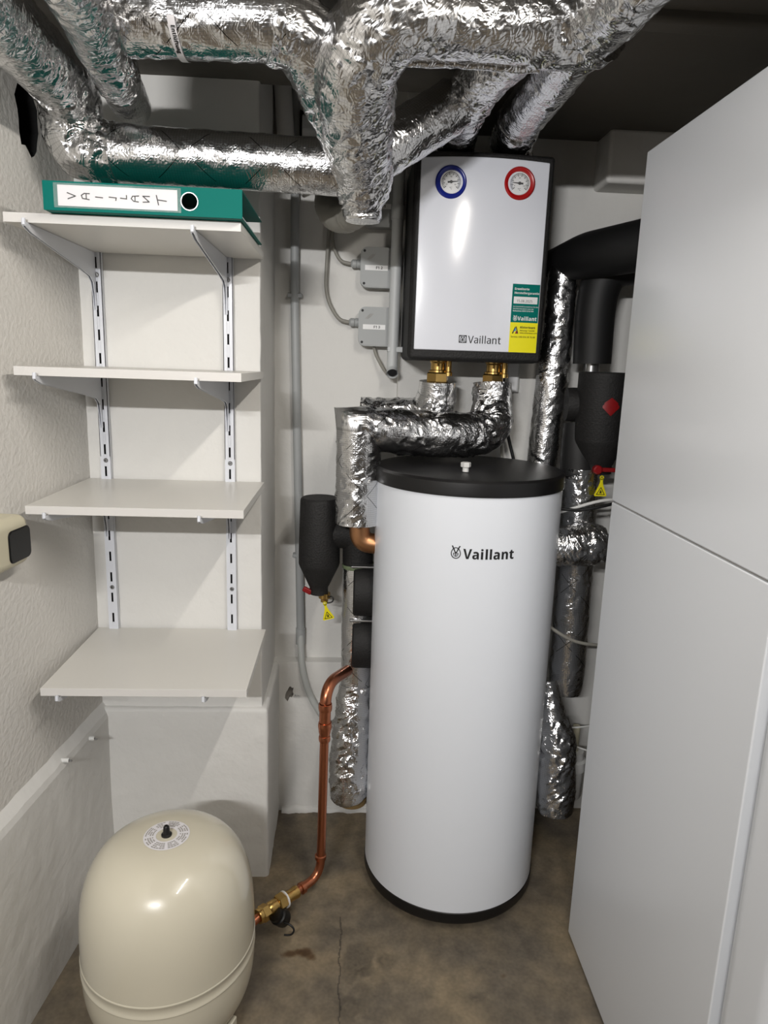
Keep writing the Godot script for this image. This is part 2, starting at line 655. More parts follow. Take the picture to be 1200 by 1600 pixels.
func room() -> void:
	struct("floor", rbox(Vector3(2.0, 0.1, 1.8), 0.0, 1), M.floor_concrete, V(0.1, -0.05, 1.5))
	struct("floor", rbox(Vector3(3.4, 0.1, 3.1), 0.0, 1), M.floor_plain, V(0.35, -0.0501, -0.94))
	struct("floor", rbox(Vector3(1.0, 0.1, 1.8), 0.0, 1), M.floor_plain, V(1.6, -0.0501, 1.5))
	struct("floor", rbox(Vector3(0.5, 0.1, 1.8), 0.0, 1), M.floor_plain, V(-1.15, -0.0501, 1.5))
	# ceiling: main slab, higher behind the niche
	struct("ceiling", rbox(Vector3(3.4, 0.12, 4.05), 0.0, 1), M.ceiling_concrete, Vector3(0.35, 2.21, 2.35 - 2.175))
	struct("ceiling", rbox(Vector3(1.85, 0.12, 0.42), 0.0, 1), M.ceiling_concrete, V(1.125, 2.21, 2.06))
	struct("ceiling", rbox(Vector3(0.95, 0.12, 0.6), 0.0, 1), M.ceiling_concrete, V(-0.25, 2.37, 2.1))
	struct("trim_1", rbox(Vector3(0.9, 0.03, 0.05), 0.01), M.ceiling_concrete, V(0.98, 2.145, 1.42))
	# left wall: upper plaster with a ragged hole, thicker lower part with a sloping ledge
	var a := deg_to_rad(-5.5)
	var lb := Basis(Vector3.UP, a)
	# inner face runs from x -0.672 at d 1.83 to about -0.75 at d 1.0
	var mid := V(-0.672 - 0.0963 * 0.9, 1.075, 0.93)
	var nrm := lb * Vector3.RIGHT
	var hole_xf := Transform3D(lb * Basis(Vector3.UP, PI / 2), V(-0.660, 1.992, 1.635))
	cut_box("wall_left", Vector3(0.16, 2.2, 2.2), mid - nrm * 0.08, M.plaster, [[blob_poly(0.040, 0.075, 22, 0.16, 5), Transform3D(hole_xf.basis, hole_xf.origin + nrm * 0.06), 0.18, M.black_hole]], lb)
	struct("wall_left", rbox(Vector3(0.16, 2.5, 2.4), 0.0, 1), M.cellar_wall, V(-0.98, 1.2, -1.1))
	# lower part
	var mb := MB.new()
	var d0 := 0.55
	var d1 := 1.86
	var steps := 40
	var prof := []
	for i in steps + 1:
		var t := float(i) / steps
		var d := lerpf(d0, d1, t)
		var xu := -0.676 - 0.0963 * (1.83 - d)
		var yl := lerpf(0.518, 0.527, (d - 0.9) / 0.93)
		var w := 0.004 * n_wall.get_noise_2d(d * 3.0, 1.0)
		prof.append([V(xu - 0.02, yl + 0.04 + w, d), V(xu + 0.003, yl + 0.030 + w, d), V(xu + 0.020, yl + 0.004 + w, d), V(xu + 0.024, yl - 0.012, d), V(xu + 0.022 + w * 0.5, 0.25, d), V(xu + 0.026, -0.01, d)])
	for j in 5:
		var base := mb.v.size()
		for i in steps + 1:
			for q in 2:
				var p: Vector3 = prof[i][j + q]
				mb.vert(p, Vector3(0.8, 0.3, 0), Vector2(p.z, p.y))
		for i in steps:
			mb.quad(base + 2 * i, base + 2 * i + 1, base + 2 * i + 3, base + 2 * i + 2)
	mb.smooth()
	struct("trim_2", mb.mesh(), M.plaster_smooth)
	# niche wall (pier) with its thicker plinth
	struct("wall_alcove", rbox(Vector3(0.66, 1.8, 0.42), 0.006, 2, 0.02, 0.0018, Vector3.ONE), M.plaster_smooth, V(-0.558, 1.39, 2.04))
	struct("wall_alcove", rbox(Vector3(0.66, 0.62, 0.40), 0.012, 3, 0.02, 0.002, Vector3(3, 1, 2)), M.plaster_smooth, V(-0.540, 0.232, 2.014))
	# back wall: upper left, lower, right part stands 3 cm proud
	cut_box("wall_back", Vector3(0.5, 1.85, 0.14), V(-0.07, 1.455, 2.24), M.plaster_smooth, [[blob_poly(0.045, 0.06, 18, 0.2, 9), Transform3D(Basis(), V(-0.135, 2.15, 2.15)), 0.09, M.black_hole], [blob_poly(0.028, 0.014, 14, 0.3, 12), Transform3D(Basis(), V(-0.03, 1.92, 2.15)), 0.05, M.black_hole]])
	cut_box("wall_back", Vector3(0.56, 0.62, 0.16), V(-0.06, 0.235, 2.21), M.plaster_smooth, [[blob_poly(0.011, 0.024, 14, 0.35, 4), Transform3D(Basis(Vector3(0, 0, 1), -0.3), V(-0.176, 0.435, 2.12)), 0.03, M.label_grey]])
	struct("wall_back", rbox(Vector3(1.9, 2.4, 0.14), 0.008, 2), M.plaster_smooth, V(1.095, 1.14, 2.21))
	struct("wall_back", rbox(Vector3(3.4, 2.5, 0.12), 0.0, 1), M.cellar_wall, V(0.35, 1.2, -2.2))
	struct("wall_right", rbox(Vector3(0.12, 2.5, 5.0), 0.0, 1), M.cellar_wall, V(1.95, 1.2, 0.1))
	struct("trim_3", rbox(Vector3(0.2, 0.14, 0.12), 0.012, 3), M.plaster_smooth, V(0.795, 2.085, 2.09))
	# mortar fillet where wall meets floor
	struct("trim_4", tube([[-0.2, -0.004, 2.13, 0.016], [0.14, -0.004, 2.13, 0.014]], 0.0, 0.012, 12, 1.6), M.plaster_smooth)
	for q in [[V(-0.155, 0.428, 2.128), 0], [V(-0.146, 0.427, 2.128), 1]]:
		tag(part("wall_plug", lathe([Vector2(0, -0.006), Vector2(0.0045, -0.006), Vector2(0.0045, 0.004), Vector2(0.0025, 0.004), Vector2(0.0025, -0.003), Vector2(0, -0.003)], 14), M.white_plastic, self, q[0], Basis(Vector3.RIGHT, PI / 2)), ["left of the two small white wall plugs beside the broken plaster at the back", "right of the two small white wall plugs beside the broken plaster at the back"][int(q[1])], "wall plug", "plugs in the broken plaster of the back wall")
	var pl := [[V(-0.662, 0.513, 1.705), "small white wall plug in the left wall nearest the niche corner"], [V(-0.676, 0.530, 1.574), "larger white wall plug in the left wall, the nearer one"]]
	for q in pl:
		var o := thing("wall_plug", q[1], "wall plug", q[0], "plugs in the left wall below the ledge")
		part("collar", lathe([Vector2(0, -0.01), Vector2(0.006, -0.01), Vector2(0.006, 0.010), Vector2(0.0035, 0.010), Vector2(0.0035, 0.0), Vector2(0, 0.0)], 14), M.white_plastic, o, q[0], Basis(Vector3(0, 0, 1), -PI / 2))
		part("screw_stub", lathe([Vector2(0, 0.0), Vector2(0.0025, 0.0), Vector2(0.0025, 0.016), Vector2(0, 0.018)], 10), M.steel, o, q[0] + Vector3(0, -0.002, 0), Basis(Vector3(0, 0, 1), -PI / 2))


func shelves() -> void:
	var rows := [
		[1.766, -0.672, "topmost white shelf board, carrying the teal binder", "topmost shelf board"],
		[1.476, -0.674, "second white shelf board from the top, at eye height and seen edge-on", "second shelf board from the top"],
		[1.190, -0.672, "third white shelf board from the top, above the lowest one", "third shelf board from the top"],
		[0.778, -0.669, "lowest white shelf board, above the cream vessel", "lowest shelf board"],
	]
	for i in 4:
		var r: Array = rows[i]
		var w := 0.453
		var at := V(r[1] + w / 2, r[0] - 0.009, 1.64)
		var o := thing("shelf_board", r[2], "shelf", at - Vector3(0, 0.009, 0), "white shelf boards in the niche")
		part("board", rbox(Vector3(w, 0.0175, 0.366), 0.0008, 1), M.melamine, o, at)
		part("front_edging", rbox(Vector3(w, 0.018, 0.0012), 0.0005, 1), M.edge_white, o, at + Vector3(0, 0, 0.1836))
		for s in 2:
			var x: float = [-0.629, -0.3105][s]
			var y: float = r[0] - 0.0185
			var pts := PackedVector2Array([Vector2(0.0, 0.0), Vector2(0.366, 0.0), Vector2(0.366, 0.007), Vector2(0.3690, 0.007), Vector2(0.3700, -0.005), Vector2(0.364, -0.009), Vector2(0.340, -0.016), Vector2(0.09, -0.05), Vector2(0.035, -0.060), Vector2(0.018, -0.072), Vector2(0.010, -0.10), Vector2(0.004, -0.135), Vector2(0.0, -0.135)])
			var mb := MB.new()
			for q in [-0.0034, 0.0020]:
				mb.poly(pts, q, q + 0.0014)
			mb.poly(PackedVector2Array([Vector2(0, -0.0015), Vector2(0.366, -0.0015), Vector2(0.366, 0.0), Vector2(0, 0.0)]), -0.0030, 0.0030)
			mb.poly(PackedVector2Array([Vector2(0.365, -0.007), Vector2(0.3700, -0.005), Vector2(0.3690, 0.007), Vector2(0.366, 0.007)]), -0.0030, 0.0030)
			var b := Basis(Vector3(0, 0, 1), Vector3.UP, Vector3(-1, 0, 0))   # polygon x runs towards the camera
			var nb := thing("shelf_bracket", "%s white steel bracket under the %s" % [["left", "right"][s], r[3]], "bracket", V(x, y - 0.135, 1.81), "white shelf brackets")
			part("arm", mb.mesh(), M.white_steel, nb, V(x, y, 1.8125), b)
	for s in 2:
		var x: float = [-0.625, -0.307][s]
		var o := thing("shelf_upright", ["left white slotted shelf upright, beside the left wall", "right white slotted shelf upright, beside the open end of the shelves"][s], "shelf upright", V(x, 0.72, 1.82), "slotted uprights")
		var mb := MB.new()
		var y0 := 0.735
		var y1 := 1.762
		var d := 1.8135
		for q in [-1.0, 1.0]:
			mb.poly(PackedVector2Array([Vector2(q * 0.0026, y0), Vector2(q * 0.0125, y0), Vector2(q * 0.0125, y1), Vector2(q * 0.0026, y1)]), -d - 0.0015, -d, Transform3D(Basis(), Vector3(x, 0, 0)))
			mb.poly(PackedVector2Array([Vector2(q * 0.011, y0), Vector2(q * 0.0125, y0), Vector2(q * 0.0125, y1), Vector2(q * 0.011, y1)]), -d - 0.0145, -d, Transform3D(Basis(), Vector3(x, 0, 0)))
		var y := 1.2385 - 9 * 0.0571 - 0.0155
		while y < y1:
			var e := minf(y + 0.031, y1)
			mb.poly(PackedVector2Array([Vector2(-0.003, y), Vector2(0.003, y), Vector2(0.003, e), Vector2(-0.003, e)]), -d - 0.0015, -d, Transform3D(Basis(), Vector3(x, 0, 0)))
			y += 0.0571
		part("rail", mb.mesh(), M.white_steel, o)
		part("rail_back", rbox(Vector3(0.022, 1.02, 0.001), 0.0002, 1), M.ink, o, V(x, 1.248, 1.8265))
		for sy in [0.8959, 1.2385, 1.6953]:
			var sc := part("screw", lathe([Vector2(0, 0.0025), Vector2(0.0035, 0.0022), Vector2(0.0058, 0.0), Vector2(0.0058, -0.002)], 18), M.steel, o, V(x + 0.001, sy, d - 0.001), Basis(Vector3.RIGHT, PI / 2))
			var c := MB.new()
			c.poly(PackedVector2Array([Vector2(-0.003, -0.0006), Vector2(0.003, -0.0006), Vector2(0.003, 0.0006), Vector2(-0.003, 0.0006)]), 0.0022, 0.0028)
			c.poly(PackedVector2Array([Vector2(-0.0006, -0.003), Vector2(0.0006, -0.003), Vector2(0.0006, 0.003), Vector2(-0.0006, 0.003)]), 0.0022, 0.0028)
			part("screw_slot", c.mesh(), M.ink, sc, V(x + 0.001, sy, d - 0.001))


func binder() -> void:
	var o := thing("binder", "teal lever arch binder lying on the topmost shelf, spine outwards", "binder", V(-0.4, 1.767, 1.6))
	var w := 0.371
	var h := 0.052
	var c := V(-0.3975, 1.767 + h / 2, 1.428)
	var tilt := Basis(Vector3(0, 0, 1), -0.002)
	# spine with a real finger hole
	var mb := MB.new()
	var hx := 0.0865
	var r := 0.0155
	var seg := 160
	var z0 := -0.0025
	var hw := w / 2
	var hh := h / 2
	# ring of quads from hole to rectangle, on both faces
	var rim := []
	for i in seg:
		var a := TAU * i / seg
		var dv := Vector2(cos(a), sin(a))
		var s := minf((hw - hx if dv.x > 0 else hw + hx) / maxf(absf(dv.x), 1e-5), hh / maxf(absf(dv.y), 1e-5))
		rim.append([Vector2(hx, 0) + dv * r, Vector2(hx, 0) + dv * s])
	for corner in [Vector2(hw, hh), Vector2(-hw, hh), Vector2(-hw, -hh), Vector2(hw, -hh)]:
		var best := 0
		for i in seg:
			if (rim[i][1] as Vector2).distance_to(corner) < (rim[best][1] as Vector2).distance_to(corner):
				best = i
		rim[best][1] = corner
	for i in seg:
		var p: Array = rim[i]
		var q: Array = rim[(i + 1) % seg]
		for f in [[0.0, 1.0], [z0, -1.0]]:
			mb.flat([Vector3(p[0].x, p[0].y, f[0]), Vector3(p[1].x, p[1].y, f[0]), Vector3(q[1].x, q[1].y, f[0]), Vector3(q[0].x, q[0].y, f[0])], Vector3(0, 0, f[1]))
		mb.flat([Vector3(p[0].x, p[0].y, 0), Vector3(q[0].x, q[0].y, 0), Vector3(q[0].x, q[0].y, z0), Vector3(p[0].x, p[0].y, z0)], Vector3(hx - p[0].x, -p[0].y, 0).normalized())
	part("spine", mb.mesh(), M.teal_card, o, c, tilt)
	part("cover", rbox(Vector3(w, 0.0025, 0.30), 0.001, 1), M.teal_card, o, c + Vector3(0.0, hh - 0.0012, -0.152), tilt)
	part("cover", rbox(Vector3(w, 0.0025, 0.30), 0.001, 1), M.teal_card, o, c + Vector3(0.0, -hh + 0.0014, -0.152), tilt)
	part("paper_stack", rbox(Vector3(w - 0.03, 0.026, 0.22), 0.001, 1), M.paper, o, c + Vector3(-0.004, -0.010, -0.18), tilt)
	part("hole_ring", lathe([Vector2(0.0142, 0.0002), Vector2(0.0150, 0.0018), Vector2(0.0166, 0.0018), Vector2(0.0172, 0.0)], 36), M.steel, o, c + Vector3(hx, 0, 0), Basis(Vector3.RIGHT, PI / 2))
	var lb := part("spine_label", rbox(Vector3(0.222, 0.037, 0.0008), 0.0003, 1), M.paper, o, c + Vector3(-0.047, 0.001, 0.0005), tilt)
	part("clear_pocket", rbox(Vector3(0.236, 0.044, 0.0008), 0.0003, 1), M.lens, o, c + Vector3(-0.047, 0.001, 0.0016), tilt)
	# hand-written letters, each turned a quarter turn
	var hand := MB.new()
	var L := [
		[[Vector2(-9, 6), Vector2(8, 0), Vector2(-8, -6)]],
		[[Vector2(9, 6), Vector2(-2, 6), Vector2(-8, 2), Vector2(-6, -4), Vector2(8, -6)], [Vector2(2, 6), Vector2(2, -5)]],
		[[Vector2(-7, 0), Vector2(8, -1)]],
		[[Vector2(-8, 1), Vector2(7, 0), Vector2(6, -5)]],
		[[Vector2(-8, 0), Vector2(5, -1), Vector2(5, 6)]],
		[[Vector2(8, 6), Vector2(-5, 5), Vector2(-8, 0), Vector2(-3, -5), Vector2(7, -6)], [Vector2(0, 5), Vector2(0, -5)]],
		[[Vector2(7, 6), Vector2(-7, 6), Vector2(6, -5), Vector2(-7, -6)]],
		[[Vector2(-8, 9), Vector2(-4, -10)], [Vector2(-6, 0), Vector2(13, -2)]],
	]
	var xs := [-0.085, -0.060, -0.035, -0.009, 0.012, 0.032, 0.053, 0.079]
	for i in 8:
		for st in L[i]:
			var pp := []
			for q in st:
				pp.append(Vector2(xs[i], -0.0005) + q * 0.00088)
			hand.stroke(pp, 0.0020, 0.0, 0.0003)
	part("handwriting", hand.mesh(), M.ink, lb, c + Vector3(-0.047, 0.001, 0.0009), tilt)
	part("lever_arch", tube([[-0.29, 1.772, 1.47, 0.0015], [-0.29, 1.812, 1.48, 0.0015], [-0.29, 1.812, 1.50, 0.0015]], 0.015, 0.004, 8), M.steel, o)


func emblem(s: float, mb: MB, xf: Transform3D) -> void:
	mb.ring(0.42 * s, 0.5 * s, 0.075 * s, 0.0, 0.0005, 28, xf, 0.08)
	for q in [-1.0, 1.0]:
		mb.poly(PackedVector2Array([Vector2(q * 0.03, 0.08) * s, Vector2(q * 0.13, 0.12) * s, Vector2(q * 0.38, 0.62) * s, Vector2(q * 0.27, 0.64) * s, Vector2(q * 0.10, 0.30) * s]), 0.0, 0.0006, xf)
		mb.poly(PackedVector2Array([Vector2(q * 0.12, 0.02) * s, Vector2(q * 0.22, 0.0) * s, Vector2(q * 0.20, -0.20) * s, Vector2(q * 0.13, -0.18) * s]), 0.0, 0.0006, xf)
	mb.poly(PackedVector2Array([Vector2(-0.14, 0.12) * s, Vector2(0.14, 0.12) * s, Vector2(0.05, -0.06) * s, Vector2(0.035, -0.30) * s, Vector2(-0.035, -0.30) * s, Vector2(-0.05, -0.06) * s]), 0.0, 0.0006, xf)
	mb.stroke([Vector2(-0.16, -0.24) * s, Vector2(0, -0.30) * s, Vector2(0.16, -0.24) * s], 0.05 * s, 0.0, 0.0006, xf)


func pump_module() -> void:
	var xc := 0.330
	var o := thing("pump_module", "white and black wall-hung pump module with two round gauges", "pump module", V(xc, 1.52, 2.02))
	part("casing", rbox(Vector3(0.358, 0.512, 0.256), 0.016, 3), M.black_foam, o, V(xc, 1.775, 2.012))
	part("casing_lip", warp(rbox(Vector3(0.352, 0.508, 0.02), 0.009, 3, 0.02), func(p: Vector3): return p + Vector3(0, 0, 0.012 * (1.0 - pow(p.x / 0.176, 2)))), M.black_foam, o, V(xc, 1.775, 1.882))
	var hw := 0.1635
	var pc := V(xc - 0.001, 1.779, 1.872)
	var bulge := func(p: Vector3) -> Vector3: return p + Vector3(0, 0.004 * (1.0 - pow(p.x / hw, 2)) * clampf(p.y / 0.23, 0.0, 1.0), 0.010 * (1.0 - pow(p.x / hw, 2)))
	var panel := part("front_panel", warp(rbox(Vector3(0.326, 0.467, 0.008), 0.003, 2, 0.012), bulge), M.panel_white, o, pc)
	var zf := 0.0042
	for s in 2:
		var gx: float = [-0.0865, 0.0865][s]
		var gy: float = [0.1745, 0.1785][s]
		var ring_m: Material = [M.blue_ring, M.red_ring][s]
		var at: Vector3 = pc + bulge.call(Vector3(gx, gy, zf))
		var up := Basis(Vector3.RIGHT, PI / 2)
		var g := part("gauge", lathe([Vector2(0.0395, -0.004), Vector2(0.0395, 0.001), Vector2(0.0375, 0.0035), Vector2(0.0355, 0.0045), Vector2(0.0330, 0.004), Vector2(0.0275, 0.0), Vector2(0.0272, -0.003), Vector2(0, -0.003)], 48), ring_m, o, at, up)
		g.set_meta("label", ["blue ringed thermometer", "red ringed thermometer"][s])
		part("dial", lathe([Vector2(0.0272, 0.0), Vector2(0.0268, 0.0008), Vector2(0, 0.0008)], 40), M.label_white, g, at, up)
		var ticks := MB.new()
		for k in 28:
			var a := deg_to_rad(-40.0 + 260.0 * k / 27.0)
			var dv := Vector2(cos(a), sin(a))
			ticks.stroke([dv * (0.0185 if k % 3 else 0.0165), dv * 0.0225], 0.0011 if k % 3 else 0.0017, 0.0008, 0.0011)
		for k in 20:
			var a0 := deg_to_rad(-40.0 + 13.0 * k)
			var a1 := deg_to_rad(-40.0 + 13.0 * (k + 1))
			ticks.stroke([Vector2(cos(a0), sin(a0)) * 0.0232, Vector2(cos(a1), sin(a1)) * 0.0232], 0.0009, 0.0008, 0.0011)
		part("scale", ticks.mesh(), M.ink, g, at)
		var nd := MB.new()
		var na: float = [0.12, 3.08][s]
		nd.poly(PackedVector2Array([Vector2(-0.009, -0.0022), Vector2(0.018, -0.0007), Vector2(0.018, 0.0007), Vector2(-0.009, 0.0022)]), 0.0014, 0.0019)
		nd.poly(blob_poly(0.0038, 0.0038, 16, 0.0, 1), 0.0014, 0.0024)
		part("needle", nd.mesh(), M.ink, g, at, Basis(Vector3(0, 0, 1), na))
		part("unit_mark", text_mesh("°C", 0.0052), M.ink, g, at + Vector3(-0.004, -0.0145, 0.001))
		for k in 3:
			part("dial_number", text_mesh([["20", "40", "60"], ["0", "60", "120"]][s][k], 0.0032), M.ink, g, at + Vector3([-0.014, -0.003, 0.008][k], [-0.006, 0.0125, -0.006][k], 0.001))
		part("glass", lathe([Vector2(0.0285, 0.0026), Vector2(0.0285, 0.0032), Vector2(0, 0.0036)], 40), M.lens, g, at, up)
	# lettering and emblem
	var fl := func(x: float, y: float) -> Vector3: return pc + bulge.call(Vector3(x, y, zf))
	part("lettering", text_mesh("Vaillant", 0.0185, false, 0.0012), M.ink, o, fl.call(-0.0225, -0.2045) + Vector3(0, 0, 0.0003))
	var eb := MB.new()
	for q in [[Vector2(-0.010, -0.0098), Vector2(0.010, -0.0082)], [Vector2(-0.010, 0.0082), Vector2(0.010, 0.0098)]]:
		eb.poly(PackedVector2Array([Vector2(-0.0102, q[0].y), Vector2(0.0102, q[0].y), Vector2(0.0102, q[1].y), Vector2(-0.0102, q[1].y)]), 0.0, 0.0006)
	for q in [-1.0, 1.0]:
		eb.poly(PackedVector2Array([Vector2(q * 0.0102, -0.0098), Vector2(q * 0.0075, -0.0098), Vector2(q * 0.0088, 0.0), Vector2(q * 0.0075, 0.0098), Vector2(q * 0.0102, 0.0098)]), 0.0, 0.0006)
		eb.poly(PackedVector2Array([Vector2(q * 0.0102, 0.0098), Vector2(q * 0.0102, 0.004), Vector2(q * 0.004, 0.0098)]), 0.0, 0.0007)
		eb.poly(PackedVector2Array([Vector2(q * 0.0102, -0.0098), Vector2(q * 0.0102, -0.003), Vector2(q * 0.004, -0.0098)]), 0.0, 0.0007)
	emblem(0.0165, eb, Transform3D(Basis(), Vector3(0, -0.0012, 0)))
	part("emblem", eb.mesh(), M.ink, o, fl.call(-0.0365, -0.2035) + Vector3(0, 0, 0.0003))
	# guarantee sticker above service sticker
	var stick := func(w: float, h: float, x: float, y: float) -> ArrayMesh:
		return warp(rbox(Vector3(w, h, 0.0008), 0.0003, 1, 0.01), func(p: Vector3): return bulge.call(p + Vector3(x, y, zf + 0.0006)))
	var st := part("sticker", stick.call(0.0735, 0.0965, 0.1235, -0.1085), M.sticker_teal, o, pc)
	st.set_meta("label", "teal guarantee sticker")
	var put := func(s: String, cap: float, x: float, y: float, mm: Material, parent: Node3D, bold := false) -> void:
		var tm := text_mesh(s, cap, bold)
		part("print", warp(tm, func(p: Vector3): return bulge.call(p + Vector3(x, y, zf + 0.0014))), mm, parent, pc)
	put.call("Erweiterte", 0.0056, 0.0920, -0.0725, M.label_white, st, true)
	put.call("Herstellergarantie", 0.0054, 0.0920, -0.0825, M.label_white, st, true)
	part("date_field", stick.call(0.064, 0.0175, 0.1235, -0.1005), M.label_white, st, pc + Vector3(0, 0, 0.0005))
	put.call("15.08.2025", 0.0062, 0.0990, -0.1025, M.ink, st)
	put.call("Im Garantiefall kontaktieren Sie den", 0.0030, 0.0910, -0.1165, M.label_white, st)
	put.call("Werkskundendienst unter der", 0.0030, 0.0910, -0.1220, M.label_white, st)
	put.call("Rufnummer 02191 57 67 901", 0.0030, 0.0910, -0.1275, M.label_white, st, true)
	put.call("Vaillant", 0.0100, 0.1050, -0.1465, M.label_white, st, true)
	var e2 := MB.new()
	emblem(0.0125, e2, Transform3D())
	part("emblem", warp(e2.mesh(), func(p: Vector3): return bulge.call(p + Vector3(0.0985, -0.1465, zf + 0.001))), M.label_white, st, pc)
	var sy := part("sticker", stick.call(0.0750, 0.0765, 0.1240, -0.1945), M.sticker_yellow, o, pc)
	sy.set_meta("label", "yellow service sticker")
	put.call("Alsterteam", 0.0056, 0.1130, -0.1685, M.ink, sy, true)
	put.call("Heizung / Sanitär", 0.0038, 0.1130, -0.1765, M.ink, sy)
	put.call("www.alsterteam.com", 0.0036, 0.1130, -0.1825, M.ink, sy)
	put.call("Service: 040 654 36 76 68", 0.0042, 0.0895, -0.1930, M.ink, sy)
	var tri_ := MB.new()
	tri_.poly(PackedVector2Array([Vector2(-0.0085, -0.009), Vector2(-0.0055, -0.009), Vector2(0.0005, 0.007), Vector2(-0.001, 0.009)]), 0.0, 0.0004)
	tri_.poly(PackedVector2Array([Vector2(0.0005, 0.009), Vector2(0.003, 0.009), Vector2(0.0085, -0.009), Vector2(0.0065, -0.009)]), 0.0, 0.0004)
	part("logo", warp(tri_.mesh(), func(p: Vector3): return bulge.call(p + Vector3(0.1010, -0.1760, zf + 0.0014))), M.ink, sy, pc)
	var tb := MB.new()
	tb.poly(PackedVector2Array([Vector2(-0.0045, -0.004), Vector2(0.002, -0.001), Vector2(0.001, 0.006), Vector2(-0.001, 0.004)]), 0.0, 0.0004)
	part("logo", warp(tb.mesh(), func(p: Vector3): return bulge.call(p + Vector3(0.1010, -0.1760, zf + 0.0014))), M.sticker_blue, sy, pc)
	var tr := MB.new()
	tr.poly(PackedVector2Array([Vector2(0.0, -0.009), Vector2(0.0065, -0.009), Vector2(0.004, -0.001), Vector2(0.002, -0.003)]), 0.0, 0.0004)
	part("logo", warp(tr.mesh(), func(p: Vector3): return bulge.call(p + Vector3(0.1010, -0.1760, zf + 0.0014))), M.red_plastic, sy, pc)


# flat plate with rounded corners and a small chamfer, facing +z
func slab(w: float, h: float, d: float, r: float) -> ArrayMesh:
	var pts := PackedVector2Array()
	var inner := PackedVector2Array()
	for c in 4:
		var o := Vector2([1, -1, -1, 1][c] * (w / 2 - r), [1, 1, -1, -1][c] * (h / 2 - r))
		for k in 6:
			var a := PI / 2 * (c + k / 5.0)
			pts.append(o + Vector2(cos(a), sin(a)) * r)
			inner.append(o + Vector2(cos(a), sin(a)) * (r - 0.002))
	var mb := MB.new()
	mb.poly(pts, -d / 2, d / 2 - 0.001)
	mb.poly(inner, d / 2 - 0.001, d / 2 + 0.0005)
	return mb.mesh()


func hex_prism(r: float, y0: float, y1: float) -> ArrayMesh:
	var mb := MB.new()
	for i in 6:
		var a := TAU * i / 6
		var b := TAU * (i + 1) / 6
		var pa := Vector3(cos(a), 0, sin(a))
		var pb := Vector3(cos(b), 0, sin(b))
		var c := 0.93
		var e := (y1 - y0) * 0.12
		mb.flat([pa * r + Vector3.UP * (y0 + e), pb * r + Vector3.UP * (y0 + e), pb * r + Vector3.UP * (y1 - e), pa * r + Vector3.UP * (y1 - e)], (pa + pb).normalized())
		mb.flat([pa * r * c + Vector3.UP * y0, pb * r * c + Vector3.UP * y0, pb * r + Vector3.UP * (y0 + e), pa * r + Vector3.UP * (y0 + e)], (pa + pb - Vector3.UP).normalized())
		mb.flat([pa * r * c + Vector3.UP * y1, pb * r * c + Vector3.UP * y1, pb * r + Vector3.UP * (y1 - e), pa * r + Vector3.UP * (y1 - e)], (pa + pb + Vector3.UP).normalized())
		mb.flat([pa * r * c + Vector3.UP * y1, pb * r * c + Vector3.UP * y1, Vector3.UP * y1], Vector3.UP)
		mb.flat([pa * r * c + Vector3.UP * y0, pb * r * c + Vector3.UP * y0, Vector3.UP * y0], Vector3.DOWN)
	return mb.mesh()


func unions() -> void:
	for s in 2:
		var x: float = [0.249, 0.408][s]
		var o := thing("pipe_union", ["brass pipe union under the pump module, the left one", "brass pipe union under the pump module, the right one"][s], "pipe union", V(x, 1.46, 2.0), "brass unions under the pump module")
		part("neck", lathe([Vector2(0, 1.522), Vector2(0.024, 1.522), Vector2(0.024, 1.516), Vector2(0.021, 1.512), Vector2(0.021, 1.494), Vector2(0.026, 1.492), Vector2(0.026, 1.484), Vector2(0, 1.484)], 32), M.brass, o, V(x, 0, 2.0))
		part("nut", hex_prism(0.032, 1.458, 1.487), M.brass, o, V(x, 0, 2.0), Basis(Vector3.UP, 0.25))
		part("sensor_well", lathe([Vector2(0, 1.52), Vector2(0.008, 1.52), Vector2(0.008, 1.49), Vector2(0.011, 1.488), Vector2(0.011, 1.478), Vector2(0, 1.478)], 20), M.brass, o, V(x + 0.028, 0, 1.985))


